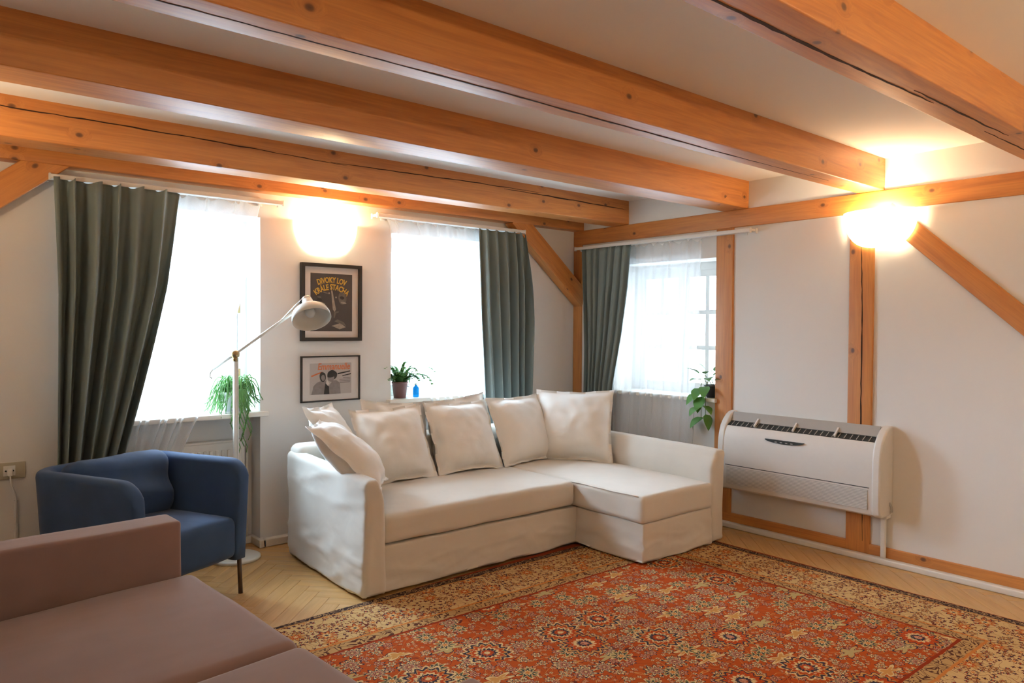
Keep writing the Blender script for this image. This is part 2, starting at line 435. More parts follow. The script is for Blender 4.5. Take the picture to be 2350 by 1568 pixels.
# ------------------------------------------------------------------ room shell
W1 = (-3.60, -2.67, 0.80, 2.000)
W2 = (-1.76, -0.85, 0.82, 1.985)
W3 = (0.45, 1.396, 0.83, 1.838)     # along u = -y on the right-hand wall
TH = 0.42
def wall_with(u0, u1, h, openings):
    """openings: (u0,u1,z0,z1, niche depth or 0); wall occupies local y 0..TH"""
    parts = []; u = u0
    for a, b, z0, z1, nd in sorted(openings):
        parts.append(box(u, 0, -0.1, a, TH, h)); parts.append(box(a, 0, z1, b, TH, h))
        parts.append(box(a, nd, -0.1, b, TH, z0)); u = b
    parts.append(box(u, 0, -0.1, u1, TH, h)); return join(*parts)
wa = tag(fixn(mk('wall_back', wall_with(XL-TH, TH, ZC+0.15, [(*W1, 0.14), (*W2, 0.14)]), 'wall', smooth=False)), kind='structure')
wb = tag(fixn(mk('wall_right', wall_with(0, -YF+TH, ZC+0.15, [(*W3, 0.0)]), 'wall', smooth=False, rot=(0, 0, WALLB))), kind='structure')
tag(mk('wall_left', box(XL-TH, YF-TH, -0.1, XL, 0, ZC+0.15), 'wall', smooth=False), kind='structure')
tag(mk('wall_front', box(XL-TH, YF-TH, -0.1, TH, YF, ZC+0.15), 'wall', smooth=False), kind='structure')
tag(mk('ceiling', box(XL-TH, YF-TH, ZC, TH, TH, ZC+0.2), 'ceil', smooth=False), kind='structure')
floor = tag(mk('floor', box(XL-TH, YF-TH, -0.12, TH, 0.40, -0.003), 'joint', smooth=False), kind='structure')

# herringbone parquet: every board that shows is an object of its own
PW, PLn = 0.078, 6
pl_len = PW*PLn
bd = softbox(0.0006, 0.0006, -0.02, pl_len-0.0006, PW-0.0006, 0.0, 0.0012, (1, 1, 1))
plank_me = None
def px(p):
    v = Vector(p)-CAM; d = v.dot(fw)
    if d < 0.05: return None
    return 1175+FPX*v.dot(rt)/d, 784-FPX*v.dot(up)/d
def shows(x, y):
    q = px((x, y, 0))
    if q is None or not (-60 < q[0] < 2410 and -60 < q[1] < 1620): return False
    if -3.8 < x < -0.50 and -3.6 < y < -1.40: return False
    if -2.50 < x < -0.50 and -1.20 < y < -0.45: return False
    if x < -3.65 and y < -1.45: return False
    return -4.9 < x < 0.2 and y < 0.25
cands = []
R45 = Matrix.Rotation(math.radians(45), 3, 'Z')
org = Vector((-2.4, -2.6, 0))
for r_ in range(-75, 76):
    for c_ in range(-8, 9):
        cands.append((Vector(((r_+2*PLn*c_)*PW, r_*PW, 0)), 0.0))
        xx = r_; cands.append((Vector(((xx+1)*PW, (xx-2*PLn+1-2*PLn*c_)*PW, 0)), PI/2))
vis, rest = [], []
for p, a in cands:
    mid = p+Vector((math.cos(a)*pl_len/2-math.sin(a)*PW/2, math.sin(a)*pl_len/2+math.cos(a)*PW/2, 0))
    wmid = org+R45 @ mid; wp = org+R45 @ p
    if not (XL-0.15 < wmid.x < 0.15 and YF-0.15 < wmid.y < 0.18): continue
    ends = [org+R45 @ (mid+Vector((math.cos(a), math.sin(a), 0))*s*pl_len*0.42) for s in (-1, 0, 1)]
    (vis if any(shows(e.x, e.y) for e in ends) else rest).append((wp, a+PI/4, wmid))
vis.sort(key=lambda t: (t[2]-CAM).length)
rest += vis[298:]; vis = vis[:298]
for wp, a, _ in vis:
    if plank_me is None:
        o = mk('floor_board', bd, 'oak', floor, loc=wp, rot=(0, 0, a)); plank_me = o.data
    else:
        o = bpy.data.objects.new('floor_board', plank_me); o.location = wp; o.rotation_euler = (0, 0, a); link(o, floor)
bx = box(0.0006, 0.0006, -0.02, pl_len-0.0006, PW-0.0006, 0.0)
rb = mk('parquet_field', join(*[tf(bx, Matrix.Translation(wp) @ Matrix.Rotation(a, 4, 'Z')) for wp, a, _ in rest]), 'oak', floor, smooth=False)
tag(rb, kind='stuff')

# ------------------------------------------------------------------ timbers
def timber(name, p0, p1, w, h, label=None, cat='beam', roll=0.0, seed=0, group=None, parent=None, amp=0.0025, kind=None, ang=None):
    """timber from p0 to p1 (centre line); local x runs along it, w across (local y), h (local z)"""
    p0, p1 = Vector(p0), Vector(p1); L = (p1-p0).length
    def fn(p, t):
        n1 = nz(p.x*1.3+seed*7, p.y*5, p.z*5)*amp*2
        return Vector((p.x, p.y*(1+0.0)+nz(p.x*1.1+seed*13, 3.3, p.z*8)*amp, p.z+nz(p.x*1.1+seed*17, p.y*8, 1.7)*amp))
    vf = softbox(0, -w/2, -h/2, L, w/2, h/2, 0.006, (int(L*8)+2, 2, 2), fn)
    o = mk(name, vf, 'pine', parent, smooth=True)
    d = (p1-p0).normalized()
    q = d.to_track_quat('X', 'Z')
    o.matrix_world = Matrix.Translation(p0) @ q.to_matrix().to_4x4() @ Matrix.Rotation(roll, 4, 'X')
    if label: tag(o, label, cat, group, kind)
    return o
def crack(parent, pts, side, wmax, off, seed=0):
    """dark drying crack on a timber's face; pts (x along, s across); side 'front' -y, 'right' +y, 'below' -z"""
    rr = random.Random(seed); V = []; F = []
    xs = []
    for (a, sa), (b, sb) in zip(pts, pts[1:]):
        n = max(2, int(abs(b-a)/0.05))
        for i in range(n): xs.append((a+(b-a)*i/n, sa+(sb-sa)*i/n))
    xs.append(pts[-1]); n = len(xs)
    for i, (x, s) in enumerate(xs):
        k = math.sin(PI*min(1, max(0.02, i/(n-1))))**0.5
        w = wmax*k*(0.6+0.6*rr.random()); s += (rr.random()-0.5)*0.004
        for dz in (-w/2, w/2):
            for dd in (0.0, 0.002):
                o_ = off+dd-0.0008
                V.append({'front': (x, -o_, s+dz), 'right': (x, o_, s+dz), 'below': (x, s+dz, -o_)}[side])
    for i in range(n-1):
        a = i*4; b = a+4
        for p, q in ((0, 1), (1, 3), (3, 2), (2, 0)): F.append([a+p, b+p, b+q, a+q])
    return fixn(mk('crack', (V, F), 'crack', parent, smooth=False))

ZB = 2.146; HB = ZC-ZB
def cbeam(ya, yb, seed, label):
    return timber('ceiling_beam', (XL-0.05, (ya+yb)/2, ZB+HB/2+0.01), (0.03, (ya+yb)/2, ZB+HB/2+0.01), abs(ya-yb), HB+0.02, label, 'beam', seed=seed, group='ceiling beams')
bm1 = cbeam(-3.443, -3.283, 1, 'thick pine ceiling beam nearest the camera, with a long crack underneath')
bm2 = cbeam(-2.520, -2.365, 2, 'pine ceiling beam ending above the lit wall lamp beside the diagonal strut')
bm3 = cbeam(-1.637, -1.445, 3, 'pine ceiling beam ending above the window with pothos plant')
bm4 = cbeam(-0.590, -0.415, 4, 'pine ceiling beam with a long crack along its side, second from window wall')
bm5 = timber('wall_beam', (XL-0.05, -0.05, ZB+HB/2+0.004), (0.03, -0.05, ZB+HB/2+0.004), 0.112, HB+0.012, 'pine beam running along the top of the window wall above curtains', 'beam', seed=5)
X0 = XL-0.05
def bxp(x): return x-X0
hb = (HB+0.02)/2
crack(bm1, [(bxp(-3.6), 0.03), (bxp(-2.2), 0.02), (bxp(-1.55), 0.005)], 'below', 0.012, hb, 1)
crack(bm1, [(bxp(-1.75), -0.01), (bxp(-1.1), -0.012), (bxp(-0.85), -0.02)], 'below', 0.008, hb, 2)
crack(bm1, [(bxp(-1.0), 0.02), (bxp(-0.4), 0.012), (bxp(-0.15), 0.02)], 'below', 0.006, hb, 3)
crack(bm2, [(bxp(-4.4), 0.0), (bxp(-2.8), -0.005), (bxp(-1.6), 0.012), (bxp(-0.5), 0.0)], 'below', 0.009, hb, 4)
crack(bm4, [(bxp(-4.5), 0.03), (bxp(-3.2), 0.025), (bxp(-2.4), 0.005)], 'front', 0.006, 0.0875, 5)
crack(bm4, [(bxp(-2.5), 0.012), (bxp(-1.5), 0.03), (bxp(-0.9), 0.035)], 'front', 0.006, 0.0875, 6)
crack(bm4, [(bxp(-1.25), 0.022), (bxp(-0.5), 0.018), (bxp(-0.02), 0.01)], 'front', 0.009, 0.0875, 7)

PR = 0.014     # timbers stand this proud of the right-hand wall
tb = 0.10
plate = timber('wall_beam', (tb/2-PR, 0.0, 2.087), (tb/2-PR, YF, 2.087), tb, 0.118, 'long pine wall plate along the top of the lamp and cooler wall', 'beam', seed=11)
p1 = timber('timber_post', (tb/2-PR, -1.4635, 0.0), (tb/2-PR, -1.4635, 2.03), 0.135, tb, 'upright pine post between pothos window and wall cooler', 'post', seed=12, roll=0)
p2 = timber('timber_post', (tb/2-PR, -2.397, 0.0), (tb/2-PR, -2.397, 2.03), 0.144, tb, 'cracked upright pine post running behind the wall cooler', 'post', seed=13, roll=0)
p3 = timber('timber_post', (tb/2-PR, -0.047, 0.0), (tb/2-PR, -0.047, 2.03), 0.094, tb, 'narrow pine post in the room corner', 'post', seed=14, roll=0)
sb = timber('baseboard_right', (tb/2-PR, 0.0, 0.045), (tb/2-PR, YF, 0.045), tb, 0.092, None, seed=15, kind='structure')
tag(sb, kind='structure')
br1 = timber('timber_brace', (tb/2-PR-0.002, -2.53, 2.030), (tb/2-PR-0.002, -4.25, 0.437), tb, 0.113, 'diagonal pine strut leaving the lamp at the cooler wall', 'strut', seed=16)
br2 = timber('timber_brace', (-0.72, -0.055, 2.19), (0.03, -0.055, 1.572), 0.09, 0.140, 'diagonal pine strut in the corner beside short curtain', 'strut', seed=17)
br3 = timber('timber_brace', (-3.64, -0.055, 2.269), (-4.62, -0.055, 1.46), 0.09, 0.135, 'diagonal pine strut above the wall socket, beside the long curtain', 'strut', seed=18)
# crack down the middle of the post behind the cooler: the post's face towards the room
def post_crack(par, pts, w, seed):
    rr = random.Random(seed); V = []; F = []; n = 40
    for i in range(n+1):
        t = i/n; z = pts[0][0]+(pts[-1][0]-pts[0][0])*t; s = lerp(pts, z)+(rr.random()-.5)*0.003
        ww = w*(0.6+0.6*rr.random())*math.sin(PI*max(.03, min(.97, t)))**0.4
        for a in (-ww/2, ww/2):
            for d in (0.0, -0.0016): V.append((-PR+0.0006+d, par+s+a, z))
    for i in range(n):
        a = i*4; b = a+4
        for p, q in ((0, 1), (1, 3), (3, 2), (2, 0)): F.append([a+p, b+p, b+q, a+q])
    return V, F
inv = p2.matrix_world.inverted()
fixn(mk('crack', tf(post_crack(-2.397, [(0.10, -0.03), (0.9, -0.01), (1.45, -0.012), (1.75, -0.002), (1.95, 0.0)], 0.008, 3), inv), 'crack', p2, smooth=False))

# ------------------------------------------------------------------ windows
def window(name, u0, u1, z0, z1, rotz, cols, rows, depth=0.225, leafs=2):
    root = tag(link(bpy.data.objects.new(name, None)), kind='structure'); root.rotation_euler = (0, 0, rotz)
    fwid = 0.055; d0, d1 = depth, depth+0.07
    mk('frame', join(box(u0, d0, z0, u0+fwid, d1, z1), box(u1-fwid, d0, z0, u1, d1, z1), box(u0+fwid, d0, z0, u1-fwid, d1, z0+fwid), box(u0+fwid, d0, z1-fwid, u1-fwid, d1, z1)), 'paint', root, smooth=False)
    iu0, iu1, iz0, iz1 = u0+fwid, u1-fwid, z0+fwid, z1-fwid; lw = (iu1-iu0)/leafs; sw = 0.05
    for k in range(leafs):
        a, b = iu0+k*lw+0.002, iu0+(k+1)*lw-0.002
        s = mk('sash', join(box(a, d0+0.008, iz0, a+sw, d1-0.01, iz1), box(b-sw, d0+0.008, iz0, b, d1-0.01, iz1), box(a+sw, d0+0.008, iz0, b-sw, d1-0.01, iz0+sw), box(a+sw, d0+0.008, iz1-sw, b-sw, d1-0.01, iz1)), 'paint', root, smooth=False)
        ga, gb, gz0, gz1 = a+sw, b-sw, iz0+sw, iz1-sw; m = 0.032
        for c in range(1, cols): x = ga+(gb-ga)*c/cols; mk('glazing_bar', box(x-m/2, d0+0.015, gz0, x+m/2, d1-0.015, gz1), 'paint', s, smooth=False)
        for r in range(1, rows): z = gz0+(gz1-gz0)*r/rows; mk('glazing_bar', box(ga, d0+0.016, z-m/2, gb, d1-0.016, z+m/2), 'paint', s, smooth=False)
        for c in range(cols):
            for r in range(rows):
                xa, xb = ga+(gb-ga)*c/cols, ga+(gb-ga)*(c+1)/cols; za, zb = gz0+(gz1-gz0)*r/rows, gz0+(gz1-gz0)*(r+1)/rows
                mk('pane', box(xa+0.004, d0+0.033, za+0.004, xb-0.004, d0+0.037, zb-0.004), 'glass', s, smooth=False)
        hx = b-sw/2 if k == 0 else a+sw/2
        if leafs == 2 and k == 0:
            mk('handle', join(softbox(hx-0.013, d0-0.006, (z0+z1)/2-0.04, hx+0.013, d0+0.01, (z0+z1)/2+0.04, 0.005, (2, 2, 2)), tube([(hx, d0-0.035, (z0+z1)/2), (hx, d0, (z0+z1)/2)], 0.007), tube([(hx, d0-0.035, (z0+z1)/2+0.01), (hx, d0-0.038, (z0+z1)/2-0.09)], 0.008)), 'white', s)
    for zz in (z0+(z1-z0)*0.2, z0+(z1-z0)*0.55, z0+(z1-z0)*0.82):
        mk('hinge', tube([(u1-fwid+0.006, d0-0.004, zz-0.035), (u1-fwid+0.006, d0-0.004, zz+0.035)], 0.008), 'brass', root)
    return root
w1 = window('window_1', *W1, 0, 1, 1)
w2 = window('window_2', *W2, 0, 1, 1)
w3 = window('window_3', *W3, WALLB, 2, 3, depth=0.25)
mk('window_sill', softbox(W1[0]-0.035, -0.05, 0.797, W1[1]+0.035, 0.225, 0.826, 0.006, (6, 3, 1)), 'sill', w1)
mk('window_sill', softbox(W2[0]-0.035, -0.05, 0.817, W2[1]+0.035, 0.225, 0.846, 0.006, (6, 3, 1)), 'sill', w2)
mk('window_sill', softbox(W3[0]-0.02, -0.04, 0.832, W3[1]+0.02, 0.25, 0.860, 0.006, (6, 3, 1)), 'sill', w3)

# ------------------------------------------------------------------ low trunking along the floor
def trunk(name, pts, w=0.045, h=0.05):
    segs = []
    for (a, b) in zip(pts, pts[1:]): segs.append(softbox(min(a[0], b[0]), min(a[1], b[1]), 0.0, max(a[0], b[0]), max(a[1], b[1]), h, 0.008, (8, 2, 1)))
    return join(*segs)
bbk = mk('baseboard_back', join(softbox(XL, -0.045, 0, W1[0], -0.0, 0.05, 0.008), softbox(W1[0]-0.045, -0.045, 0, W1[0]+0.0, 0.14, 0.05, 0.008), softbox(W1[0], 0.095, 0, W1[1], 0.14, 0.05, 0.008),
     softbox(W1[1]-0.02, -0.045, 0, W1[1]+0.025, 0.13, 0.05, 0.008), softbox(W1[1], -0.045, 0, -0.09, 0.0, 0.05, 0.008)), 'sill')
tag(bbk, kind='structure')
tr = mk('trim_1', softbox(-0.062, YF, 0.0, -0.014, -0.12, 0.034, 0.008, (2, 30, 1)), 'white'); tag(tr, kind='structure')

# ------------------------------------------------------------------ wall lamps (opal half bowls)
def sconce(label, loc, rotz, power=None):
    root = thing('wall_lamp', label, 'lamp', loc, rotz, 'opal half-bowl wall lamps')
    a, b, c = 0.205, 0.165, 0.205; nth, nph = 36, 16
    def P(k, th, ph):
        cs = math.cos(ph)**0.62
        return (a*k*math.sin(th)*cs, -0.008-b*k*math.cos(th)*cs, -c*k*math.sin(ph))
    def surf(k, flip): return grid(nth, nph, lambda u, v: P(k, -PI/2+PI*u, v*(PI/2-0.02)), flip)
    o_, i_ = surf(1.0, True), surf(0.965, False)
    rim = grid(nth, 1, lambda u, v: P(1.0-0.035*v, -PI/2+PI*u, 0.0))
    mk('bowl', join(o_, i_, rim), 'opal', root)
    mk('back_plate', softbox(-0.06, -0.012, -0.14, 0.06, 0.0, 0.02, 0.005, (2, 1, 2)), 'white', root)
    mk('socket', tube([(0, -0.01, -0.09), (0, -0.055, -0.075)], 0.016), 'white', root)
    mk('bulb', move(lathe([(0.0005, -0.032), (0.018, -0.026), (0.026, -0.010), (0.024, 0.010), (0.012, 0.028), (0.0005, 0.031)], 16), (0, -0.085, -0.06)), 'bulb', root)
    l = bpy.data.lights.new('lamp_light', 'POINT'); l.energy = power or SCONCE_W; l.color = SCONCE_COL; l.shadow_soft_size = 0.03
    lo = bpy.data.objects.new('lamp_light', l); lo.location = (0, -0.085, -0.012); link(lo, root)
    return root
sconce('opal half-bowl wall lamp glowing above the two framed posters', (-2.245, 0, 2.005), 0)
sconce('opal half-bowl wall lamp glowing at the post above the wall cooler', (-0.016, -2.512, 2.020), WALLB)
# added fill lamps: copies of the wall lamp on two walls out of view
for u, w_ in ((-3.2, 'nearer the brown sofa'), (-1.2, 'nearer the rug')): sconce('added opal half-bowl fill lamp on the unseen wall opposite the windows, '+w_, (u, YF, 1.78), PI, SCONCE_W*3.3)
sconce('added opal half-bowl fill lamp on the unseen wall behind the brown sofa', (XL, -1.02, 1.80), PI/2, SCONCE_W*0.8)

# ------------------------------------------------------------------ curtains
def curtain(name, label, mat, rotz, left, right, ztop, zbot, yc, folds, amp, seed, group=None, thick=0.0, header=0.0, nu=150, nv=60, cat='curtain', parent=None, gather=0.35):
    """left/right: [(z, u)] edge curves (z falling)"""
    le = sorted(left); ri = sorted(right)
    ph = [seed*1.7+nz(seed+0.3, k*0.77)*1.5 for k in range(64)]
    def fn(u, v):
        z = ztop+(zbot-ztop)*v
        a, b = lerp(le, z), lerp(ri, z)
        uu = u+0.018*math.sin(2*PI*u*folds*0.5+seed)+0.012*nz(u*folds*0.8, v*1.5+seed)
        x = a+(b-a)*(uu if 0 < u < 1 else u)
        f = u*folds+0.35*nz(u*folds*0.6+seed, v*0.9)
        A = amp*(0.75+0.5*nz(u*folds*0.45+seed*3, v*1.2+2))*(0.55+0.45*min(1, v*5))
        y = yc+A*math.sin(2*PI*f)+0.35*A*math.sin(4*PI*f+seed+v*2)
        zz = z
        if v < 0.03 and header: zz = z+0.012*math.sin(2*PI*f*1.0+1.0)*(1-v/0.03)
        if v > 0.97: zz = z+0.004*math.sin(2*PI*f)
        return (x, y, zz)
    vf = grid(nu, nv, fn)
    o = mk(name, vf, mat, parent, rot=(0, 0, rotz) if parent is None else (0, 0, 0))
    if thick:
        md = o.modifiers.new('thickness', 'SOLIDIFY'); md.thickness = thick; md.offset = 0
    if label: tag(o, label, cat, group)
    return o
curtain('curtain', 'long dark grey-green curtain hanging behind the blue armchair', 'curtain', 0,
        [(2.075, -3.765), (1.5, -3.75), (0.68, -3.755), (0.03, -3.77)],
        [(2.075, -3.163), (1.79, -3.198), (1.55, -3.234), (1.265, -3.301), (0.985, -3.371), (0.677, -3.452), (0.03, -3.60)], 2.075, 0.03, -0.125, 5.6, 0.072, 1.3, 'grey-green curtains', 0.003, 1)
curtain('curtain', 'grey-green curtain beside the corner strut, behind the sofa pillows', 'curtain', 0,
        [(2.07, -1.093), (1.4, -1.065), (0.75, -1.02), (0.03, -0.99)], [(2.07, -0.640), (1.8, -0.610), (1.4, -0.592), (0.75, -0.595), (0.03, -0.60)], 2.068, 0.03, -0.115, 5.5, 0.052, 2.6, 'grey-green curtains', 0.003, 1)
curtain('curtain', 'grey-green curtain beside the corner post on the pothos window', 'curtain', WALLB,
        [(1.985, 0.190), (1.53, 0.232), (1.18, 0.250), (0.776, 0.245), (0.03, 0.25)], [(1.985, 0.707), (1.653, 0.670), (1.289, 0.608), (0.916, 0.523), (0.592, 0.49), (0.03, 0.47)], 1.978, 0.03, -0.10, 6.5, 0.036, 4.1, 'grey-green curtains', 0.003, 1)
curtain('sheer_curtain', 'white sheer curtain swept aside behind the blue armchair', 'sheer', 0,
        [(2.07, -3.55), (0.05, -3.62)], [(2.07, -2.69), (1.986, -2.712), (1.751, -2.751), (1.466, -2.821), (1.211, -2.892), (0.963, -2.991), (0.758, -3.087), (0.651, -3.134), (0.05, -3.28)], 2.068, 0.05, -0.045, 11, 0.014, 5.5, 'white sheer curtains', 0, 1)
curtain('sheer_curtain', 'white sheer curtain behind the potted fern and the sofa', 'sheer', 0,
        [(2.07, -1.83), (2.019, -1.796), (1.669, -1.771), (1.315, -1.701), (1.104, -1.630), (0.762, -1.467), (0.05, -1.20)], [(2.07, -0.90), (0.05, -0.88)], 2.066, 0.05, -0.045, 11, 0.014, 6.5, 'white sheer curtains', 0, 1)
curtain('sheer_curtain', 'white sheer curtain over the window with glazing bars', 'sheer', WALLB,
        [(1.97, 0.50), (0.05, 0.42)], [(1.97, 1.300), (1.51, 1.277), (1.051, 1.253), (0.572, 1.234), (0.05, 1.22)], 1.966, 0.05, -0.045, 10, 0.014, 7.5, 'white sheer curtains', 0, 1)
def rail(label, u0, u1, z, rotz, yc=-0.075):
    root = thing('curtain_rail', label, 'curtain rail', (0, 0, 0), rotz, 'white curtain rails')
    mk('track', join(softbox(u0, yc-0.045, z-0.010, u1, yc+0.045, z+0.006, 0.003, (12, 2, 1)), softbox(u0, yc-0.047, z-0.016, u1, yc-0.035, z+0.008, 0.003, (12, 1, 1))), 'white', root)
    for uu in (u0+0.10, (u0+u1)/2, u1-0.10): mk('bracket', join(softbox(uu-0.012, yc-0.02, z+0.004, uu+0.012, 0.0, z+0.014, 0.003, (1, 2, 1)), softbox(uu-0.014, -0.006, z-0.02, uu+0.014, 0.0, z+0.03, 0.002, (1, 1, 1))), 'white', root)
    for uu in (u0, u1):
        for dy in (-0.035, 0.035): mk('end_stop', softbox(uu-0.005, yc+dy-0.010, z-0.022, uu+0.005, yc+dy+0.010, z+0.012, 0.002, (1, 1, 1)), 'white', root)
    return root
rail('white curtain rail over the window nearest the blue armchair', -3.775, -2.575, 2.086, 0)
rail('white curtain rail over the window with the potted fern', -1.93, -0.650, 2.082, 0)
rail('white curtain rail crossing the post over the pothos window', 0.12, 1.72, 1.990, WALLB)

# ------------------------------------------------------------------ corner sofa
S = thing('corner_sofa', 'cream slipcovered corner sofa with chaise and loose pillows', 'sofa', (0, 0, 0))
def wob(amp, sc=4.0, seed=0.0, fn2=None):
    def f(p, t):
        q = p*sc
        d = Vector((nz(q.x+seed, q.y, q.z), nz(q.x, q.y+seed+7, q.z), nz(q.x, q.y, q.z+seed+13)))*amp
        p = p+d
        return fn2(p, t) if fn2 else p
    return f
SZ = 0.015
def ridge(a, b, seed): return (1-abs(nz(a+seed, b, seed*1.3)))**3-0.35
def wrinkle(p, axis, amp, z0, z1, seed, sx=2.2, sz=11.0):
    """soft horizontal creases in a loose cover between heights z0 and z1, pushed along axis (0 x, 1 y)"""
    along = p.y if axis == 0 else p.x
    k = max(0.0, min(1.0, (p.z-z0)/0.05))*max(0.0, min(1.0, (z1-p.z)/0.06))
    return amp*k*(ridge(along*sx, p.z*sz+along*1.5, seed)+0.5*ridge(along*sx*2, p.z*sz*2-along*2, seed+4))
def arm_l(p, t):      # arm: leans outwards at the top, sags along its length, loose cover creased near the floor
    z = t.z
    p.x -= 0.010*(z**3)
    if t.x > 0.5: p.x += 0.008*(1-z)-0.030*max(0, z-0.80)/0.20*(t.x-0.5)*2
    else:
        p.x += wrinkle(p, 0, -0.012, -0.1, 0.26, 3.0)+wrinkle(p, 0, -0.006, 0.38, 0.62, 6.0, 1.5, 9)
        p.x -= 0.036*(1-z)**1.3*(1-t.y)
    if z > 0.9: p.z += 0.028*(t.y-0.5)
    if z < 0.02: p.z += 0.014*abs(nz(p.y*6, 5.5))
    return p
mk('armrest', softbox(-2.612, -1.232, 0.004, -2.512, -0.27, 0.605, 0.030, (5, 40, 34), wob(0.004, 5, 1.0, arm_l)), 'linen', S)
def arm_r(p, t):
    z = t.z
    p.x += 0.016*(z**3)
    if t.x < 0.5: p.x += 0.030*max(0, z-0.80)/0.20*(0.5-t.x)*2
    if z > 0.9: p.z += 0.020*(t.y-0.5)
    if t.y < 0.02: p.y += wrinkle(p, 1, -0.008, -0.1, 0.14, 5.0)
    if z < 0.02: p.z += 0.012*abs(nz(p.y*7+p.x*30, 8.5))
    return p
mk('armrest', softbox(-0.515, -1.735, SZ, -0.385, -0.27, 0.60, 0.030, (8, 40, 30), wob(0.004, 5, 2.0, arm_r)), 'linen', S)
mk('backrest', softbox(-2.605, -0.42, SZ, -0.39, -0.25, 0.66, 0.05, (30, 4, 10), wob(0.006, 4, 3.0)), 'linen', S)
def seatf(p, t):
    if t.z > 0.5: p.z += 0.014*math.sin(PI*t.x)**0.5*math.sin(PI*t.y)-0.004*(1-t.y)+0.005*ridge(p.x*3, p.y*2, 3.3)*(1-abs(2*t.x-1))
    elif t.y < 0.1: p.y += 0.004*nz(p.x*5, p.z*5)
    return p
sc_ = mk('seat_cushion', softbox(-2.510, -1.205, 0.252, -1.172, -0.40, 0.405, 0.030, (40, 24, 7), wob(0.004, 5, 4.0, seatf)), 'linen', S)
def chf(p, t):
    if t.z > 0.5: p.z += 0.014*math.sin(PI*t.x)*math.sin(PI*t.y)**0.5-0.012*(1-t.y)
    else: p.z -= 0.012*(1-t.y)
    if t.x < 0.05: p.x += 0.006*ridge(p.y*9, p.z*2, 1.1)
    return p
ch_ = mk('seat_cushion', softbox(-1.172, -1.738, 0.250, -0.503, -0.40, 0.408, 0.028, (20, 48, 7), wob(0.004, 5, 5.0, chf)), 'linen', S)
mk('piping', tube([(-1.167, -1.70+1.25*i/24, 0.393+0.004*nz(i*.4)) for i in range(25)], 0.004, 6), 'linen', ch_)
def skf(p, t):
    k = 1-t.z
    if t.y < 0.03: p.y += 0.010*k*nz(p.x*5, 4.0)-0.010*k+wrinkle(p, 1, -0.009, -0.1, 0.20, 2.0, 3.0, 9)
    if t.x < 0.03: p.x += 0.010*k*nz(p.y*6, 9.0)-0.010*k+wrinkle(p, 0, -0.010, -0.1, 0.20, 8.0, 3.0, 9)
    if t.z < 0.03: p.z += 0.014*abs(nz(p.x*4+p.y*4, 3.3))
    return p
mk('skirt', softbox(-2.512, -1.196, SZ, -1.15, -0.42, 0.244, 0.010, (60, 8, 20), wob(0.003, 6, 6.0, skf)), 'linen', S)
mk('skirt', softbox(-1.152, -1.728, SZ, -0.512, -0.42, 0.240, 0.010, (34, 50, 20), wob(0.003, 6, 7.0, skf)), 'linen', S)

def pillow(label, c, yaw, lean, w, h, t, seed, roll=0.0, mat='linen_p', flange=0.028):
    N = 30; V = []; F = []
    rr = random.Random(seed)
    def side(sg):
        vs = []
        for j in range(N+1):
            for i in range(N+1):
                u, v = -1+2*i/N, -1+2*j/N
                fu, fv = 1-flange/(w/2), 1-flange/(h/2)
                a = max(0.0, 1-abs(u/fu)**2.6) if abs(u) < fu else 0.0
                b = max(0.0, 1-abs(v/fv)**2.6) if abs(v) < fv else 0.0
                th = t/2*(a*b)**0.55
                th *= 1-0.18*v     # fuller at the bottom
                th += (a*b)**0.3*0.012*(nz(u*2.2+seed, v*2.2, sg)+0.6*nz(u*5+seed, v*5, sg+3))
                edge = 1-min(a, b)
                # sides pulled in between the corners
                x = w/2*u*(1-0.075*(1-v*v)*abs(u)**2); z = h/2*v*(1-0.075*(1-u*u)*abs(v)**2)
                if v < -0.6: z += 0.02*(-0.6-v)*(1-u*u)
                wv = 0.004*edge*math.sin(u*9+v*11+seed)+0.008*edge*nz(u*3+seed, v*3)
                vs.append((x+0.006*nz(u*3, v*3, seed), wv+(-th if sg < 0 else th), z+0.005*nz(u*3, v*3, seed+5)))
        return vs
    n1 = (N+1)**2
    for sg in (-1, 1): V += side(sg)
    for j in range(N):
        for i in range(N):
            a = j*(N+1)+i; q = [a, a+1, a+N+2, a+N+1]
            F.append(q); F.append([k+n1 for k in q[::-1]])
    edge = [i for i in range(N+1)]+[j*(N+1)+N for j in range(1, N+1)]+[N*(N+1)+i for i in range(N-1, -1, -1)]+[j*(N+1) for j in range(N-1, 0, -1)]
    for a, b in zip(edge, edge[1:]+edge[:1]): F.append([b, a, a+n1, b+n1])
    root = mk('sofa_pillow', (V, F), mat, smooth=True)
    root.matrix_world = Matrix.Translation(c) @ Matrix.Rotation(yaw, 4, 'Z') @ Matrix.Rotation(-lean, 4, 'X') @ Matrix.Rotation(roll, 4, 'Y')
    tag(root, label, 'pillow', 'cream pillows on the corner sofa')
    return root
D = math.radians
pillow('cream pillow leaning out over the sofa armrest by the floor lamp', (-2.505, -0.830, 0.655), D(58), D(47), 0.50, 0.53, 0.19, 1, D(2))
pillow('white pillow tucked behind the one on the armrest', (-2.405, -0.495, 0.672), D(46), D(30), 0.50, 0.50, 0.15, 2, D(3))
pillow('square cream pillow directly beside the one leaning on the armrest', (-2.035, -0.505, 0.625), D(-3), D(25), 0.50, 0.50, 0.20, 3, D(-2))
pillow('cream pillow between two square ones, in the middle of the sofa back', (-1.505, -0.500, 0.628), D(0), D(25), 0.53, 0.50, 0.20, 4, D(1))
pillow('cream pillow beside the corner pillow, in front of the short curtain', (-0.995, -0.500, 0.632), D(4), D(24), 0.54, 0.51, 0.19, 5, D(0))
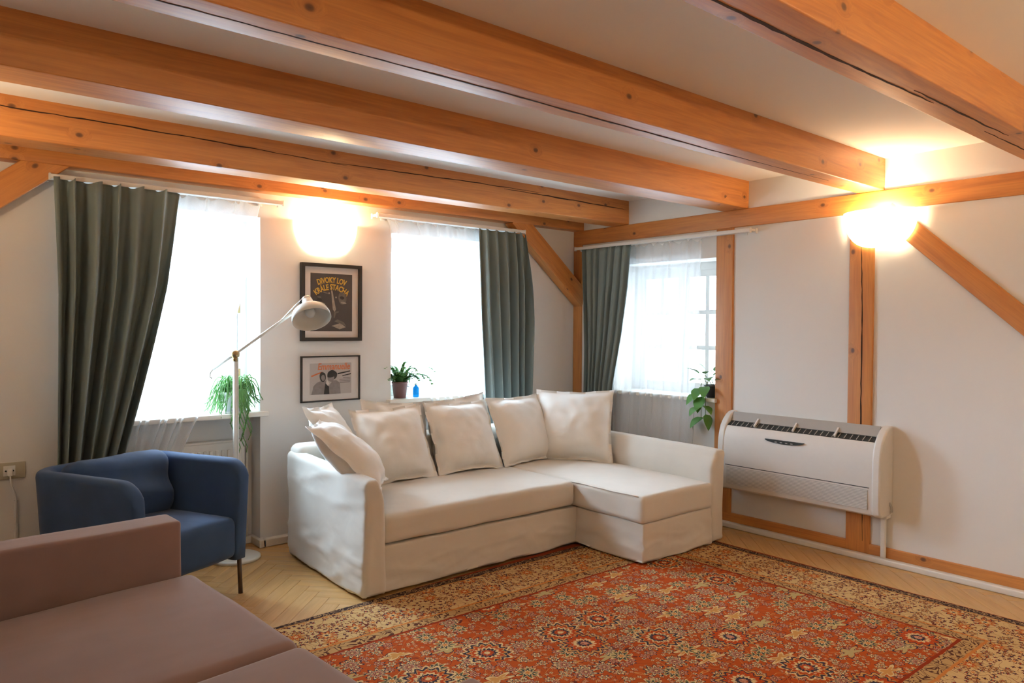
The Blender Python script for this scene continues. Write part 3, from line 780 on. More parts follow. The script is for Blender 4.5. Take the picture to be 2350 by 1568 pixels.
pillow('large cream pillow propped in the sofa corner against the chaise armrest', (-0.660, -0.670, 0.645), D(-52), D(20), 0.57, 0.54, 0.21, 6, D(-1))
pillow('cream pillow mostly hidden behind the square one by the armrest', (-1.97, -0.415, 0.640), D(2), D(10), 0.50, 0.49, 0.10, 7, D(5))
pillow('cream pillow mostly hidden behind the middle one on the sofa', (-1.47, -0.405, 0.640), D(2), D(10), 0.52, 0.49, 0.10, 8, D(-4))

# ------------------------------------------------------------------ blue armchair
AC = thing('armchair', 'dark blue upholstered tub armchair on slim metal legs', 'armchair', (-3.465, -0.560, 0.0), D(26))
# local: x to the chair's side, y towards its back, -y front
def u_shell(hw, hd, z0, z1, th, rc=0.13, taper=0.03, r=0.03, nose=0.10):
    path = []; n = 9
    L = [(hw, -hd)]; 
    for i in range(1, 9): L.append((hw, -hd+(2*hd-rc)*i/9))
    for i in range(n+1):
        a = PI/2*i/n; L.append((hw-rc+rc*math.cos(a), hd-rc+rc*math.sin(a)))
    full = L+[(-x, y) for x, y in L[::-1]]
    # arc-length
    s = [0.0]
    for p, q in zip(full, full[1:]): s.append(s[-1]+math.hypot(q[0]-p[0], q[1]-p[1]))
    T = s[-1]; V = []; F = []
    prof = []   # (offset inward 0..1, height 0..1) closed loop
    m = 5
    def cross(zt):
        pts = []
        pts.append((0, z0)); 
        for k in range(1, 8): pts.append((0, z0+(zt-r-z0)*k/8))
        for k in range(m+1): a = PI/2*k/m; pts.append((r-r*math.cos(a), zt-r+r*math.sin(a)))
        for k in range(m+1): a = PI/2*k/m; pts.append((th-r+r*math.sin(a), zt-r+r*math.cos(a)))
        for k in range(1, 8): pts.append((th, zt-r-(zt-r-z0)*k/8))
        pts.append((th, z0)); return pts
    # refine ends
    P = []
    for i in range(len(full)):
        P.append((s[i], full[i]))
    def at(ss):
        for i in range(len(full)-1):
            if ss <= s[i+1]+1e-9:
                k = (ss-s[i])/(s[i+1]-s[i]); return (full[i][0]+(full[i+1][0]-full[i][0])*k, full[i][1]+(full[i+1][1]-full[i][1])*k)
        return full[-1]
    ss = [0, .004, .012, .024, .04, .06, .08, nose]+[nose+(T-2*nose)*i/60 for i in range(1, 60)]+[T-x for x in (nose, .08, .06, .04, .024, .012, .004, 0)]
    nc = None
    for x in ss:
        e = min(x, T-x)
        zt = z1 if e >= nose else z1-nose+math.sqrt(max(0, nose**2-(nose-e)**2))
        px_, py_ = at(x); p2_, p1_ = at(min(T, x+0.002)), at(max(0, x-0.002))
        d = Vector((p2_[0]-p1_[0], p2_[1]-p1_[1])).normalized(); nrm = Vector((-d.y, d.x))   # inward
        # slight end rounding in thickness
        er = 0.025; k = 0 if e >= er else (er-math.sqrt(max(0, er**2-(er-e)**2)))*0.55
        c = cross(zt); nc = len(c)
        for o_, z in c:
            oo = min(max(o_, k), th-k)
            f = (z-z0)/(z1-z0); out = taper*(f-1)
            V.append((px_+nrm.x*oo-nrm.x*out*1.0, py_+nrm.y*oo-nrm.y*out*1.0, z+0.004*nz(x*4, z*4)))
    n = len(ss)
    for i in range(n-1):
        for k in range(nc):
            k2 = (k+1) % nc; F.append([i*nc+k, i*nc+k2, (i+1)*nc+k2, (i+1)*nc+k])
    F.append(list(range(nc))); F.append([(n-1)*nc+k for k in range(nc)][::-1])
    return V, F
fixn(mk('shell', u_shell(0.348, 0.352, 0.185, 0.675, 0.075), 'blue', AC))
def acs(p, t):
    if t.z > 0.5: p.z += 0.022*math.sin(PI*t.x)*(0.4+0.6*math.sin(PI*t.y))
    return p
mk('seat_cushion', softbox(-0.272, -0.345, 0.19, 0.272, 0.26, 0.395, 0.04, (12, 12, 6), wob(0.004, 5, 3.0, acs)), 'blue', AC)
bc = softbox(-0.262, -0.085, -0.17, 0.262, 0.085, 0.17, 0.06, (14, 6, 14), wob(0.012, 6, 5.0, lambda p, t: Vector((p.x, p.y-0.05*math.sin(PI*t.x)*math.sin(PI*t.z)*(1-t.y)+0.012*math.sin(p.z*38+p.x*4)*(1-t.y), p.z))))
mk('back_cushion', bc, 'blue', AC, loc=(0, 0.155, 0.535), rot=(D(-14), 0, 0))
for sx in (-1, 1):
    for sy in (-1, 1):
        mk('leg', tube([(sx*0.305, sy*0.315, 0.19), (sx*0.305, sy*0.325, 0.0)], 0.011, 10), 'legsteel', AC)

# ------------------------------------------------------------------ brown sofa in front
BS = thing('two_seat_sofa', 'brown velvety sofa with square armrest at the lower edge of the picture', 'sofa', (-3.545, -1.475, 0), D(3.5))
# local: x <= 0 towards the wall behind (back of the sofa), y downwards along its length
mk('armrest', softbox(-0.90, 0.0, 0.06, 0.0, 0.155, 0.600, 0.014, (20, 4, 10), wob(0.003, 4, 1.0)), 'brown', BS)
mk('armrest', softbox(-0.90, -1.86, 0.06, 0.0, -1.70, 0.600, 0.014, (20, 4, 10), wob(0.003, 4, 2.0)), 'brown', BS)
mk('backrest', softbox(-0.985, -1.86, 0.06, -0.80, 0.155, 0.70, 0.03, (4, 20, 10), wob(0.003, 4, 3.0)), 'brown', BS)
mk('base', softbox(-0.86, -1.70, 0.06, -0.03, 0.0, 0.25, 0.012, (8, 12, 3)), 'brown', BS)
def bsc(p, t):
    if t.z > 0.5: p.z += 0.012*math.sin(PI*t.x)*math.sin(PI*t.y)-0.030*(1-t.x)
    return p
for y0, y1, sd in ((-0.868, -0.004, 4.0), (-1.70, -0.876, 5.0)):
    mk('seat_cushion', softbox(-0.80, y0, 0.252, 0.045, y1, 0.405, 0.042, (14, 14, 5), wob(0.004, 4, sd, bsc)), 'brown', BS)
for lx, ly in ((-0.06, 0.10), (-0.06, -1.80), (-0.90, 0.10), (-0.90, -1.80)):
    mk('leg', softbox(lx-0.02, ly-0.02, 0.0, lx+0.02, ly+0.02, 0.07, 0.004, (1, 1, 1)), 'legsteel', BS)

# ------------------------------------------------------------------ rug
RX0, RX1, RY0, RY1 = -3.86, -0.425, -3.69, -1.225
RL, RW = RX1-RX0, RY1-RY0
def rugf(p, t):
    if t.z > 0.5: p.z += 0.0015*nz(p.x*2.5, p.y*2.5)
    p.y += 0.040*p.x*t.y
    if t.x > 0.9: p.x += 0.008*nz(p.y*2.2, 4.0)+0.02*(0.5-t.y)*(-0.9)
    return p
rug = mk('rug', softbox(-RL/2, -RW/2, 0.0, RL/2, RW/2, 0.011, 0.004, (60, 44, 1), rugf), rug_mat(RL, RW), loc=((RX0+RX1)/2, (RY0+RY1)/2, 0.0005))
tag(rug, 'red oriental rug with dense floral field and cream border', 'rug')

# ------------------------------------------------------------------ floor lamp
LB = Vector((-2.872, -0.150, 0.0))
FL = thing('floor_lamp', 'white metal floor lamp with long tilted arm behind the blue armchair', 'lamp', LB)
mk('base', lathe([(0.0005, 0.022), (0.05, 0.022), (0.125, 0.020), (0.137, 0.014), (0.138, 0.002), (0.130, 0.0), (0.0005, 0.0)], 48), 'lampwhite', FL)
J = Vector((0.005, 0.02, 1.182))
mk('pole', tube([(0, 0, 0.02), (0.002, 0.008, 0.6), (J.x, J.y, 1.165)], 0.0135, 12), 'lampwhite', FL)
mk('joint', join(move(lathe([(0.0005, -0.022), (0.014, -0.022), (0.024, -0.016), (0.026, 0.0), (0.024, 0.012), (0.014, 0.02), (0.0005, 0.022)], 20), J), move(lathe([(0.0005, -0.05), (0.013, -0.05), (0.016, -0.03), (0.014, -0.018), (0.0005, -0.018)], 16), J)), 'brass', FL)
H0 = Vector((-2.960, -0.042, 1.073))-LB; A1 = Vector((-2.560, -0.370, 1.462))-LB
dirn = (A1-J).normalized()
Ht = J-dirn*0.155
mk('arm', join(tube([Ht, J, A1], 0.0088, 10)), 'lampwhite', FL)
mk('hook', tube([Ht, Ht-dirn*0.012+Vector((-0.004, 0.003, -0.012)), Ht-dirn*0.016+Vector((-0.004, 0.004, -0.034)), Ht-dirn*0.008+Vector((0, 0, -0.048))], 0.005, 8), 'lampwhite', FL)
mk('balance_wire', tube([J+dirn*0.33+Vector((0, 0, 0.008)), A1+Vector((0.0, 0, 0.05)), A1+Vector((0.020, -0.015, 0.048))], 0.0025, 6), 'chrome', FL)
# shade: axis points down, leaning to the viewer and a little to the side
toc = (CAM-(LB+A1)); toc.z = 0; toc.normalize()
ax = (Vector((0, 0, -0.86))+toc*0.55+rt*0.20).normalized()
hd = A1+Vector((0.018, -0.013, 0.028))
sq = ax.to_track_quat('Z', 'Y').to_matrix().to_4x4(); sm = Matrix.Translation(hd) @ sq
outer = [(0.022, -0.012), (0.030, 0.0), (0.031, 0.040), (0.036, 0.046), (0.075, 0.058), (0.098, 0.080), (0.108, 0.108), (0.110, 0.135)]
inner = [(0.106, 0.135), (0.104, 0.108), (0.094, 0.083), (0.072, 0.063), (0.030, 0.052), (0.026, 0.01)]
sh = mk('shade', tf(lathe(outer+inner, 40), sm), 'lampwhite', FL)
mk('cap', tf(lathe([(0.0005, -0.034), (0.016, -0.030), (0.026, -0.018), (0.027, -0.004), (0.0005, -0.002)], 24), sm), 'chrome', sh)
mk('bulb', tf(lathe([(0.0005, 0.115), (0.018, 0.110), (0.028, 0.092), (0.026, 0.072), (0.014, 0.045), (0.012, 0.02)], 20), sm), 'whitepot', sh)
mk('bracket', join(tube([A1, hd+ax*0.005], 0.008, 8), tube([A1+Vector((0, 0, .0)), A1-dirn*0.05], 0.011, 10)), 'chrome', FL)
mk('cord', tube([(0.012, -0.006, 0.024), (0.013, -0.012, 0.5), (J.x+0.012, J.y-0.012, 1.11), (J.x+0.01, J.y-0.018, 1.16)], 0.003, 6), 'white', FL)

# ------------------------------------------------------------------ wall cooler (air conditioning unit)
A = thing('air_conditioner', 'white wall air conditioner with open top louvre beside the sofa', 'air conditioner', (0, 0, 0), WALLB)
A.scale = (1, 0.86, 1)
u0, u1 = 1.528, 2.590
prof = [(0.0, 0.285), (-0.150, 0.285), (-0.175, 0.297), (-0.185, 0.32), (-0.190, 0.45), (-0.190, 0.56), (-0.184, 0.62), (-0.172, 0.665), (-0.152, 0.700), (-0.146, 0.704), (-0.092, 0.730), (-0.060, 0.770), (-0.035, 0.782), (0.0, 0.782)]
body = fixn(mk('body', prism(prof, u0+0.045, u1-0.045, 'yz'), 'acwhite', A, auto=24))
side = [(0.0, 0.283), (-0.152, 0.283), (-0.178, 0.295), (-0.189, 0.32), (-0.194, 0.45), (-0.194, 0.56), (-0.188, 0.62), (-0.177, 0.668), (-0.158, 0.708), (-0.125, 0.745), (-0.090, 0.772), (-0.050, 0.790), (-0.02, 0.794), (0.0, 0.794)]
for a, b in ((u0, u0+0.048), (u1-0.048, u1)):
    vf = prism(side, a, b, 'yz'); o = fixn(mk('end_cap', vf, 'acwhite', A, auto=30))
    md = o.modifiers.new('round', 'BEVEL'); md.width = 0.010; md.segments = 3; md.limit_method = 'ANGLE'
def incl(ua, ub, y0, z0, y1, z1, th):      # thin slab between two points of the unit's profile
    d = Vector((y1-y0, z1-z0)).normalized(); n_ = Vector((-d.y, d.x))*th
    if n_.y < 0: n_ = -n_
    return prism([(y0, z0), (y1, z1), (y1+n_.x, z1+n_.y), (y0+n_.x, z0+n_.y)], ua, ub, 'yz')
fixn(mk('outlet', incl(u0+0.05, u1-0.05, -0.145, 0.7045, -0.094, 0.729, 0.0015), 'dark', A, smooth=False))
fixn(mk('louvre', incl(u0+0.05, u1-0.05, -0.094, 0.730, -0.052, 0.786, 0.008), 'acgrey', A, smooth=False))
for k in range(1, 4):
    uu = u0+(u1-u0)*k/4.0-0.02
    fixn(mk('divider', incl(uu-0.005, uu+0.005, -0.140, 0.708, -0.080, 0.752, 0.012), 'acwhite', A, smooth=False))
vn = [incl(u0+0.075+k*0.036, u0+0.079+k*0.036, -0.142, 0.7065, -0.098, 0.728, 0.003) for k in range(27)]
tag(fixn(mk('vane_row', join(*vn), 'acgrey', A, smooth=False)), kind='stuff')
mk('seam', box(u0+0.06, -0.1925, 0.448, u1-0.06, -0.180, 0.4515), 'dark', A, smooth=False)
mk('intake_recess', box(u0+0.07, -0.1895, 0.325, u1-0.07, -0.180, 0.440), 'acgrey', A, smooth=False)
slats = [box(u0+0.07, -0.1935, 0.327+k*0.0085, u1-0.07, -0.187, 0.3322+k*0.0085) for k in range(13)]
tag(mk('intake_grille', join(*slats), 'acwhite', A, smooth=False), kind='stuff')
um = (u0+u1)/2-0.055
dsp = [(um+0.13*math.cos(PI+PI*k/16), -0.022*math.sin(PI*k/16)) for k in range(17)]
fixn(mk('display', ([(x, -0.1905+0.014*(-z)/0.022*0, 0.652+z) for x, z in dsp]+[(x, -0.174, 0.652+z) for x, z in dsp], [list(range(17)), list(range(17, 34))[::-1]]+[[i, (i+1) % 17, (i+1) % 17+17, i+17] for i in range(17)]), 'dark', A, smooth=False))
for k in range(4): mk('display_mark', box(um-0.06+k*0.035, -0.1915, 0.637, um-0.045+k*0.035, -0.190, 0.642), 'acgrey', A, smooth=False)
cl = mk('conduit', join(softbox(u1-0.052, -0.040, 0.03, u1-0.025, -0.014, 0.29, 0.006, (1, 1, 6)), softbox(u1-0.08, -0.07, 0.262, u1-0.005, -0.005, 0.29, 0.01, (2, 2, 1))), 'white', A)
mk('drain_cable', tube([(u1-0.001, -0.05, 0.36), (u1+0.010, -0.045, 0.335), (u1+0.012, -0.04, 0.31), (u1-0.012, -0.035, 0.292)], 0.006, 8), 'acgrey', A)

# ------------------------------------------------------------------ radiator, socket
RD = thing('radiator', 'white panel radiator in the niche behind the blue armchair', 'radiator', (0, 0, 0))
rx0, rx1 = -3.52, -2.735
mk('panel', softbox(rx0, 0.075, 0.12, rx1, 0.095, 0.645, 0.006, (8, 1, 4)), 'sill', RD)
mk('top_grille', softbox(rx0-0.004, 0.070, 0.640, rx1+0.004, 0.135, 0.655, 0.004, (8, 2, 1)), 'sill', RD)
nr = 22
rib_me = None
for k in range(nr):
    xx = rx0+0.03+k*(rx1-rx0-0.06)/(nr-1)
    vf = softbox(-0.009, 0.066, 0.16, 0.009, 0.078, 0.60, 0.005, (1, 1, 3))
    if rib_me is None: o = mk('rib', vf, 'sill', RD, loc=(xx, 0, 0)); rib_me = o.data
    else: o = bpy.data.objects.new('rib', rib_me); o.location = (xx, 0, 0); link(o, RD)
mk('pipe', tube([(rx1+0.012, 0.10, 0.62), (rx1+0.02, 0.10, 0.60), (rx1+0.02, 0.10, 0.05)], 0.009, 8), 'sill', RD)
for fx in (rx0+0.1, rx1-0.13): mk('foot', softbox(fx, 0.08, 0.0, fx+0.03, 0.11, 0.13, 0.004, (1, 1, 1)), 'sill', RD)

SK = thing('wall_socket', 'beige double wall socket with white plug beside the armchair', 'socket', (-3.945, 0, 0.615))
mk('plate', softbox(-0.13, -0.012, -0.041, 0.073, 0.0, 0.041, 0.004, (3, 1, 2)), 'beige', SK)
for dx in (0.005, -0.095):
    f = mk('outlet', softbox(dx-0.026, -0.0145, -0.026, dx+0.026, -0.010, 0.026, 0.003, (1, 1, 1)), 'white', SK)
    for e in (-0.015, 0.015): mk('hole', tube([(dx+e, -0.0150, 0), (dx+e, -0.0135, 0)], 0.0045, 10), 'dark', f)
mk('plug', softbox(-0.006, -0.05, -0.022, 0.016, -0.0145, 0.012, 0.006, (1, 2, 2)), 'white', SK)
mk('cord', tube([(0.005, -0.045, -0.02), (0.008, -0.045, -0.06), (0.024, -0.03, -0.10), (0.032, -0.02, -0.14), (0.032, -0.012, -0.30), (0.032, -0.012, -0.56)], 0.0035, 6), 'white', SK)
tk = mk('cable_duct', softbox(-3.922, -0.014, 0.05, -3.905, 0.0, 0.465, 0.003, (1, 1, 4)), 'wall'); tag(tk, 'thin painted cable duct on the wall below the socket', 'cable duct')

# ------------------------------------------------------------------ framed posters
def text_mesh(s, size, extrude=0.0005, shear=0.0, bold=0.0):
    c = bpy.data.curves.new('lettering', 'FONT'); c.body = s; c.size = size; c.align_x = 'CENTER'; c.extrude = extrude; c.shear = shear; c.offset = bold; c.resolution_u = 3
    o = bpy.data.objects.new('lettering', c); COL.objects.link(o); bpy.context.view_layer.update()
    me = bpy.data.meshes.new_from_object(o); V = [tuple(v.co) for v in me.vertices]; F = [list(p.vertices) for p in me.polygons]
    bpy.data.objects.remove(o); bpy.data.curves.remove(c); bpy.data.meshes.remove(me)
    return V, F
def flat(poly, y, th=0.0006):   # polygon in the wall plane (x, z), printed just proud of y
    return fixn_vf(prism(poly, y-th, y, 'xz'))
def fixn_vf(vf): return vf
def blob(cx, cz, rx, rz, rot=0, n=18, seed=0, irr=0.12):
    out = []
    for k in range(n):
        t = 2*PI*k/n; r = 1+irr*nz(math.cos(t)*1.5+seed, math.sin(t)*1.5)
        x, z = rx*r*math.cos(t), rz*r*math.sin(t); out.append((cx+x*math.cos(rot)-z*math.sin(rot), cz+x*math.sin(rot)+z*math.cos(rot)))
    return out
def pframe(name, label, x0, x1, z0, z1, dep, fwid):
    cx, cz = (x0+x1)/2, (z0+z1)/2; w, h = (x1-x0)/2, (z1-z0)/2
    R = thing(name, label, 'picture', (cx, 0, cz), 0, 'framed posters between the windows')
    fr = join(box(-w, -dep, -h, -w+fwid, 0, h), box(w-fwid, -dep, -h, w, 0, h), box(-w+fwid, -dep, -h, w-fwid, 0, -h+fwid), box(-w+fwid, -dep, h-fwid, w-fwid, 0, h))
    mk('frame', fr, 'black', R, smooth=False)
    mk('mat_board', box(-w+fwid, -dep*0.45, -h+fwid, w-fwid, -0.002, h-fwid), 'paper', R, smooth=False)
    return R, w, h
R, w, h = pframe('framed_poster', 'upper black-framed poster, charcoal with arched yellow lettering, behind the lamp shade', -2.418, -1.998, 1.250, 1.744, 0.032, 0.022)
yp = -0.032*0.45
def lx(v): return v+2.418-0.21
pg = mk('print', box(-0.145, yp-0.001, -0.185, 0.145, yp, 0.185), 'posterdark', R, smooth=False)
def arch(vf, cz, rad, squash=1.0):
    out = []
    for x, y, z in vf[0]:
        a = x/rad; rr = rad+y*squash; out.append((rr*math.sin(a), yp-0.0012-z, cz-rad+rr*math.cos(a)))
    return out, vf[1]
def cond(vf, k): return [(x*k, y, z) for x, y, z in vf[0]], vf[1]
t1 = cond(text_mesh('DIVOKY LOV', 0.050, bold=0.0016), 0.66); t2 = cond(text_mesh('KRÁLE STACHA', 0.050, bold=0.0016), 0.66)
mk('lettering', arch(t1, 0.128, 0.26), 'posteryellow', pg, smooth=False)
mk('lettering', arch(t2, 0.083, 0.165), 'posteryellow', pg, smooth=False)
P = lambda *a, **k: fixn(mk('motif', flat(*a[:-1], yp-0.0011), a[-1], pg, smooth=False))
P([(-0.004, 0.078), (0.004, 0.078), (0.030, -0.045), (0.020, -0.060), (0.008, -0.045)], 'posterpale')
P(blob(0.075, 0.030, 0.030, 0.042, 0.1, seed=3), 'postergrey'); 
for c, r1, r2, m in (((0.072, 0.032), 0.016, 0.010, 'posterbrown'), ((0.083, 0.0), 0.020, 0.006, 'posterpale'), ((-0.088, 0.034), 0.015, 0.006, 'postergrey'), ((-0.075, -0.006), 0.030, 0.008, 'posterpale'), ((-0.085, 0.016), 0.018, 0.010, 'posterbrown'), ((-0.045, 0.062), 0.022, 0.004, 'postergrey')):
    o = fixn(mk('motif', flat(blob(c[0], c[1], r1, r2, -0.25 if c[0] < 0 else -0.15, seed=c[0]*9), yp-0.0018), m, pg, smooth=False))
for c in ((-0.006, 0.090), (-0.018, 0.060), (0.030, 0.034)): P(blob(c[0], c[1], 0.0055, 0.0055, 0, 12, 0, 0.02), 'posterpale')
P([(0.0, -0.150), (0.06, -0.132), (0.100, -0.158), (0.055, -0.172)], 'posterpale'); P([(0.018, -0.120), (0.040, -0.108), (0.085, -0.125), (0.100, -0.150), (0.060, -0.135)], 'postergrey')
P([(0.015, -0.06), (0.050, -0.055), (0.050, -0.062), (0.030, -0.068), (0.020, -0.10), (0.014, -0.10)], 'postergrey')

R, w, h = pframe('framed_poster', 'lower thin-framed print with orange title and two grey figures above the sofa', -2.415, -2.003, 0.860, 1.154, 0.018, 0.009)
yp = -0.018*0.45
pg = mk('print', box(-0.145, yp-0.001, -0.100, 0.145, yp, 0.100), 'poster2', R, smooth=False)
def onp(vf, dx, dz, dy=0.0012): return [(x+dx, yp-dy-z, y+dz) for x, y, z in vf[0]], vf[1]
mk('lettering', onp(cond(text_mesh('Emmanuelle', 0.060, shear=0.18, bold=0.0012), 0.78), 0.020, 0.058), 'orangeprint', pg, smooth=False)
Q = lambda poly, m, d=0.0011: fixn(mk('motif', flat(poly, yp-d), m, pg, smooth=False))
Q([(-0.137, 0.022), (-0.085, 0.040), (-0.060, 0.046), (-0.060, 0.037), (-0.088, 0.030), (-0.134, 0.013)], 'orangeprint')
Q([(-0.135, -0.100), (-0.120, -0.045), (-0.095, -0.022), (-0.055, -0.010), (-0.045, 0.0), (-0.030, -0.028), (-0.020, -0.100)], 'inkgrey')
Q([(-0.030, -0.100), (-0.010, -0.040), (0.012, -0.015), (0.035, -0.010), (0.062, -0.030), (0.068, -0.100)], 'inkgrey', 0.0014)
Q(blob(-0.058, 0.012, 0.022, 0.032, 0.1, seed=1), 'ink', 0.0016); Q(blob(-0.055, 0.006, 0.013, 0.020, 0.1, seed=2), 'inkgrey', 0.0020)
Q(blob(0.008, 0.022, 0.034, 0.032, 0, seed=4), 'ink', 0.0018); Q(blob(0.0, 0.002, 0.022, 0.024, 0, seed=5), 'inkgrey', 0.0022); Q(blob(0.004, 0.018, 0.030, 0.010, 0.2, seed=6), 'ink', 0.0026)
Q([(-0.036, -0.028), (-0.026, -0.008), (-0.012, -0.032), (-0.025, -0.045)], 'paper', 0.0024)
Q([(-0.050, -0.10), (-0.040, -0.03), (-0.015, -0.05), (-0.012, -0.10)], 'ink', 0.0019)
for a in ([(0.046, 0.034), (0.135, 0.048), (0.135, 0.041), (0.048, 0.025)], [(0.080, 0.018), (0.142, 0.030), (0.142, 0.023), (0.080, 0.012)]): Q(a, 'ink')
for k, (xa, xb) in enumerate(((0.085, 0.138), (0.06, 0.138), (0.06, 0.138), (0.062, 0.136))): Q([(xa, 0.004-k*0.010), (xb, 0.006-k*0.010), (xb, 0.001-k*0.010), (xa, -0.001-k*0.010)], 'inkgrey')

# ------------------------------------------------------------------ plants and things on the sills
def pot(prof_r0, prof_r1, h, th=0.004): return lathe([(0.0005, 0.0), (prof_r0, 0.0), (prof_r1*0.97, h*0.86), (prof_r1*1.04, h*0.87), (prof_r1*1.04, h), (prof_r1*1.04-th, h), (prof_r1*0.93-th, h*0.84), (0.0005, h*0.84)], 28)
def ribbon(pts, wid, nrm=Vector((0, 0, 1))):
    V = []; F = []; n = len(pts)
    for i, p in enumerate(pts):
        p = Vector(p); d = (Vector(pts[min(i+1, n-1)])-Vector(pts[max(0, i-1)])).normalized()
        s = d.cross(nrm); s = s.normalized() if s.length > 1e-4 else Vector((1, 0, 0))
        w_ = wid*(math.sin(PI*min(0.97, 0.15+0.85*i/(n-1))))**0.7
        V += [tuple(p-s*w_/2), tuple(p+Vector((0, 0, -w_*0.15))), tuple(p+s*w_/2)]
    for i in range(n-1):
        for k in (0, 1): F.append([i*3+k, i*3+k+1, i*3+k+4, i*3+k+3])
    return V, F
P1 = thing('potted_plant', 'trailing stringy green plant in white pot behind the floor lamp', 'plant', (-2.815, 0.035, 0.826))
mk('pot', pot(0.055, 0.078, 0.125), 'whitepot', P1); mk('saucer', lathe([(0.0005, 0), (0.075, 0), (0.082, 0.012), (0.078, 0.012), (0.0005, 0.004)], 28), 'whitepot', P1)
rr = random.Random(5); strands = []
for k in range(170):
    a = rr.random()*2*PI; out = 0.03+0.11*rr.random(); hgt = 0.03+0.07*rr.random(); drop = rr.random()**1.5*0.16
    pts = []
    for i in range(9):
        t = i/8; r_ = 0.03+out*t**0.8
        pts.append((math.cos(a)*r_*1.0+0.012*math.sin(t*6+k), math.sin(a)*r_*0.8+0.01*math.sin(t*5+k*2), max(-0.02 if math.sin(a)*r_*0.8 > -0.09 else -0.2, 0.12+hgt*math.sin(PI*min(1, t*1.3))*1.2-drop*t*t-0.02*t)))
    strands.append(tube(pts, 0.003, 4, radii=[0.0042-0.002*i/8 for i in range(9)]))
for k in range(16):
    x = -0.05+0.02*k*0.35; pts = [(x*0.5, -0.03, 0.12), (x*0.7, -0.08, 0.14), (x, -0.100, 0.05)]+[(x+0.012*math.sin(i*1.3+k), -0.105-0.006*math.cos(i+k), 0.05-0.035*i) for i in range(1, 4+k % 6)]
    strands.append(tube(pts, 0.003, 4))
tag(mk('foliage', join(*strands), 'leaf2', P1), kind='stuff')

P2 = thing('potted_fern', 'small feathery fern in mauve pot on the sill above the sofa', 'plant', (-1.655, 0.055, 0.846))
mk('pot', pot(0.042, 0.056, 0.115), 'mauvepot', P2); mk('soil', lathe([(0.0005, 0.099), (0.048, 0.097)], 20), 'soil', P2)
rr = random.Random(9)
for k in range(40):
    a = 2*PI*k*0.381966+rr.random()*0.3; ln = 0.13+0.15*rr.random(); el = 0.45+1.05*rr.random()
    base = Vector((0.018*math.cos(a), 0.018*math.sin(a), 0.10)); mid = []
    for i in range(11):
        t = i/10; el2 = el-1.6*t*t
        q = (mid[-1] if mid else base)
        mid.append(q+Vector((math.cos(a)*math.cos(el2), math.sin(a)*math.cos(el2)*0.75, math.sin(el2)))*ln/10)
    fr = [tube(mid, 0.002, 4), ribbon(mid, 0.024)]
    for i in range(1, 11):
        d = (mid[min(10, i+1)]-mid[i-1]).normalized(); sd = d.cross(Vector((0, 0, 1))).normalized()
        L = 0.034*(1-0.55*i/10)
        for sgn in (-1, 1): fr.append(ribbon([mid[i], mid[i]+sd*sgn*L*0.5+d*L*0.3, mid[i]+sd*sgn*L+d*L*0.5+Vector((0, 0, -0.004))], 0.018))
    mk('frond', join(*fr), 'leaf2', P2)
bt = thing('blue_bottle', 'small blue glass bottle beside the potted fern', 'bottle', (-1.528, 0.045, 0.846)); bt.scale = (0.8, 0.8, 0.72)
mk('body', lathe([(0.0005, 0.0), (0.024, 0.0), (0.026, 0.004), (0.026, 0.085), (0.020, 0.100), (0.011, 0.108), (0.011, 0.120), (0.0005, 0.120)], 24), 'blueglass', bt)
mk('cap', move(lathe([(0.0005, 0.0), (0.013, 0.0), (0.013, 0.016), (0.0005, 0.016)], 20), (0, 0, 0.119)), 'white', bt)
gj = thing('glass_jar', 'clear glass jar between the potted fern and blue bottle', 'jar', (-1.592, 0.075, 0.846))
mk('body', lathe([(0.0005, 0.0), (0.024, 0.0), (0.026, 0.004), (0.026, 0.075), (0.023, 0.075), (0.023, 0.006), (0.0005, 0.005)], 24), 'glass', gj)
mk('rim', move(lathe([(0.0225, 0.0), (0.027, 0.0), (0.027, 0.006), (0.0225, 0.006)], 24, True), (0, 0, 0.074)), 'whitepot', gj)

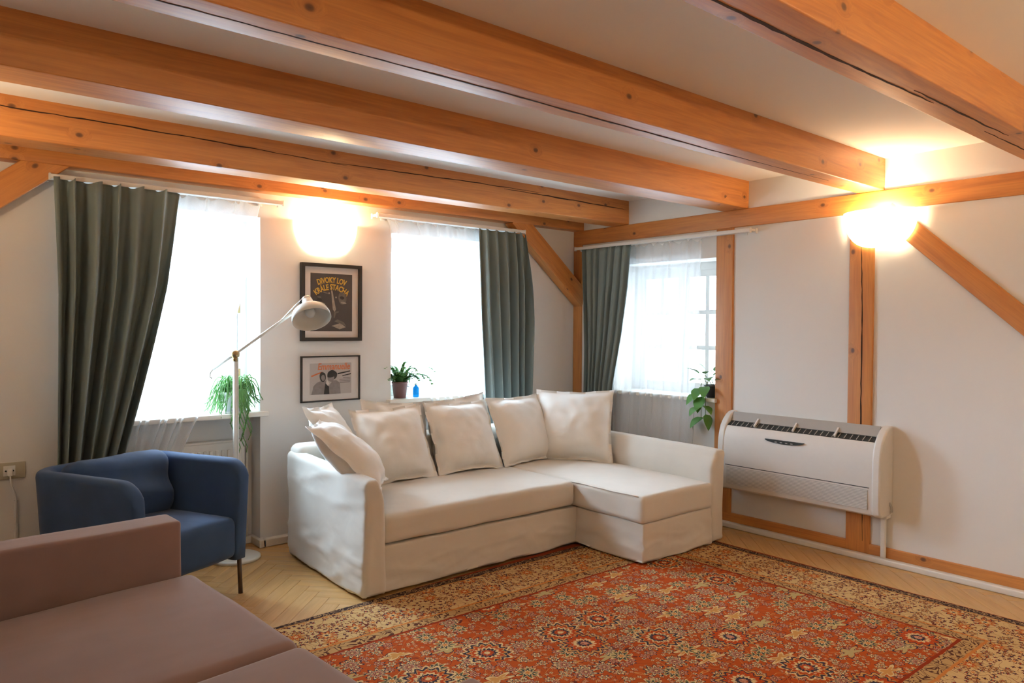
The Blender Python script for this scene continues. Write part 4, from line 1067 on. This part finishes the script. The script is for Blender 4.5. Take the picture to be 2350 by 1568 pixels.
P3 = thing('potted_pothos', 'pothos with heart-shaped leaves trailing from the sill beside the post', 'plant', (0.045, -1.335, 0.860))
mk('pot', pot(0.040, 0.055, 0.09), 'darkpot', P3); mk('soil', lathe([(0.0005, 0.08), (0.047, 0.078)], 20), 'soil', P3)
def leafmesh(L, Wd, fold=0.25):
    V = []; F = []; n = 8
    for i in range(n+1):
        t = i/n; wv = Wd*(math.sin(PI*min(1, t**0.62))**0.9)*(1 if t < 0.98 else 0.1)
        x = L*t; z = -0.25*L*t*t
        V += [(x-0.10*L*(1-t)*(1 if t < .25 else 0), -wv/2, z+fold*wv*0.5), (x, 0, z), (x-0.10*L*(1-t)*(1 if t < .25 else 0), wv/2, z+fold*wv*0.5)]
    for i in range(n):
        for k in (0, 1): F.append([i*3+k, i*3+k+1, i*3+k+4, i*3+k+3])
    return V, F
lf = leafmesh(0.080, 0.058); lf_me = None
spots = [(-0.04, 0.095, 0.17, 150, 35, 1.0), (-0.05, 0.02, 0.17, -120, 25, 1.0), (-0.03, -0.035, 0.16, -60, 30, 0.95), (-0.07, 0.055, 0.125, 170, 10, 1.0), (-0.07, -0.01, 0.14, -140, 5, 1.05),
         (-0.05, -0.06, 0.125, -70, 5, 0.9), (-0.09, 0.045, 0.060, 190, -30, 1.15), (-0.09, 0.0, 0.075, -150, -25, 1.15), (-0.09, 0.07, 0.02, 160, -30, 1.1), (-0.095, 0.025, 0.0, -170, -50, 1.2),
         (-0.098, 0.035, -0.065, 175, -15, 1.25), (-0.098, -0.01, -0.055, -110, -20, 1.0), (-0.098, 0.015, -0.14, 165, -20, 1.25), (-0.098, -0.02, -0.12, -95, -65, 1.1), (-0.098, 0.075, -0.165, 120, -70, 0.8), (-0.02, 0.05, 0.20, 120, 50, 0.8), (0.0, -0.02, 0.19, -30, 40, 0.9)]
for i, (dx, dy, dz, yw, pt, sc) in enumerate(spots):
    if lf_me is None: o = mk('leaf', lf, 'leaf', P3); lf_me = o.data; o.data.materials[0].use_backface_culling = False
    else: o = bpy.data.objects.new('leaf', lf_me); link(o, P3)
    o.location = (dx, dy, dz); o.rotation_euler = (D(10*math.sin(i*2.1)), D(-pt), D(yw)); o.scale = (sc*1.18, sc*1.25, sc*1.18)
for k, pts in enumerate(([(-0.02, 0.02, 0.085), (-0.05, 0.03, 0.13), (-0.09, 0.03, 0.09), (-0.098, 0.02, -0.02), (-0.098, 0.02, -0.14), (-0.098, 0.06, -0.18)], [(0.0, -0.02, 0.085), (-0.05, -0.02, 0.14), (-0.09, -0.01, 0.09), (-0.098, -0.015, -0.12)], [(0, 0, 0.085), (-0.02, 0.04, 0.15), (-0.04, 0.09, 0.17)], [(0, 0, 0.085), (-0.02, -0.02, 0.15), (-0.04, -0.04, 0.15)])):
    mk('stem', tube(pts, 0.0025, 6), 'stem', P3)
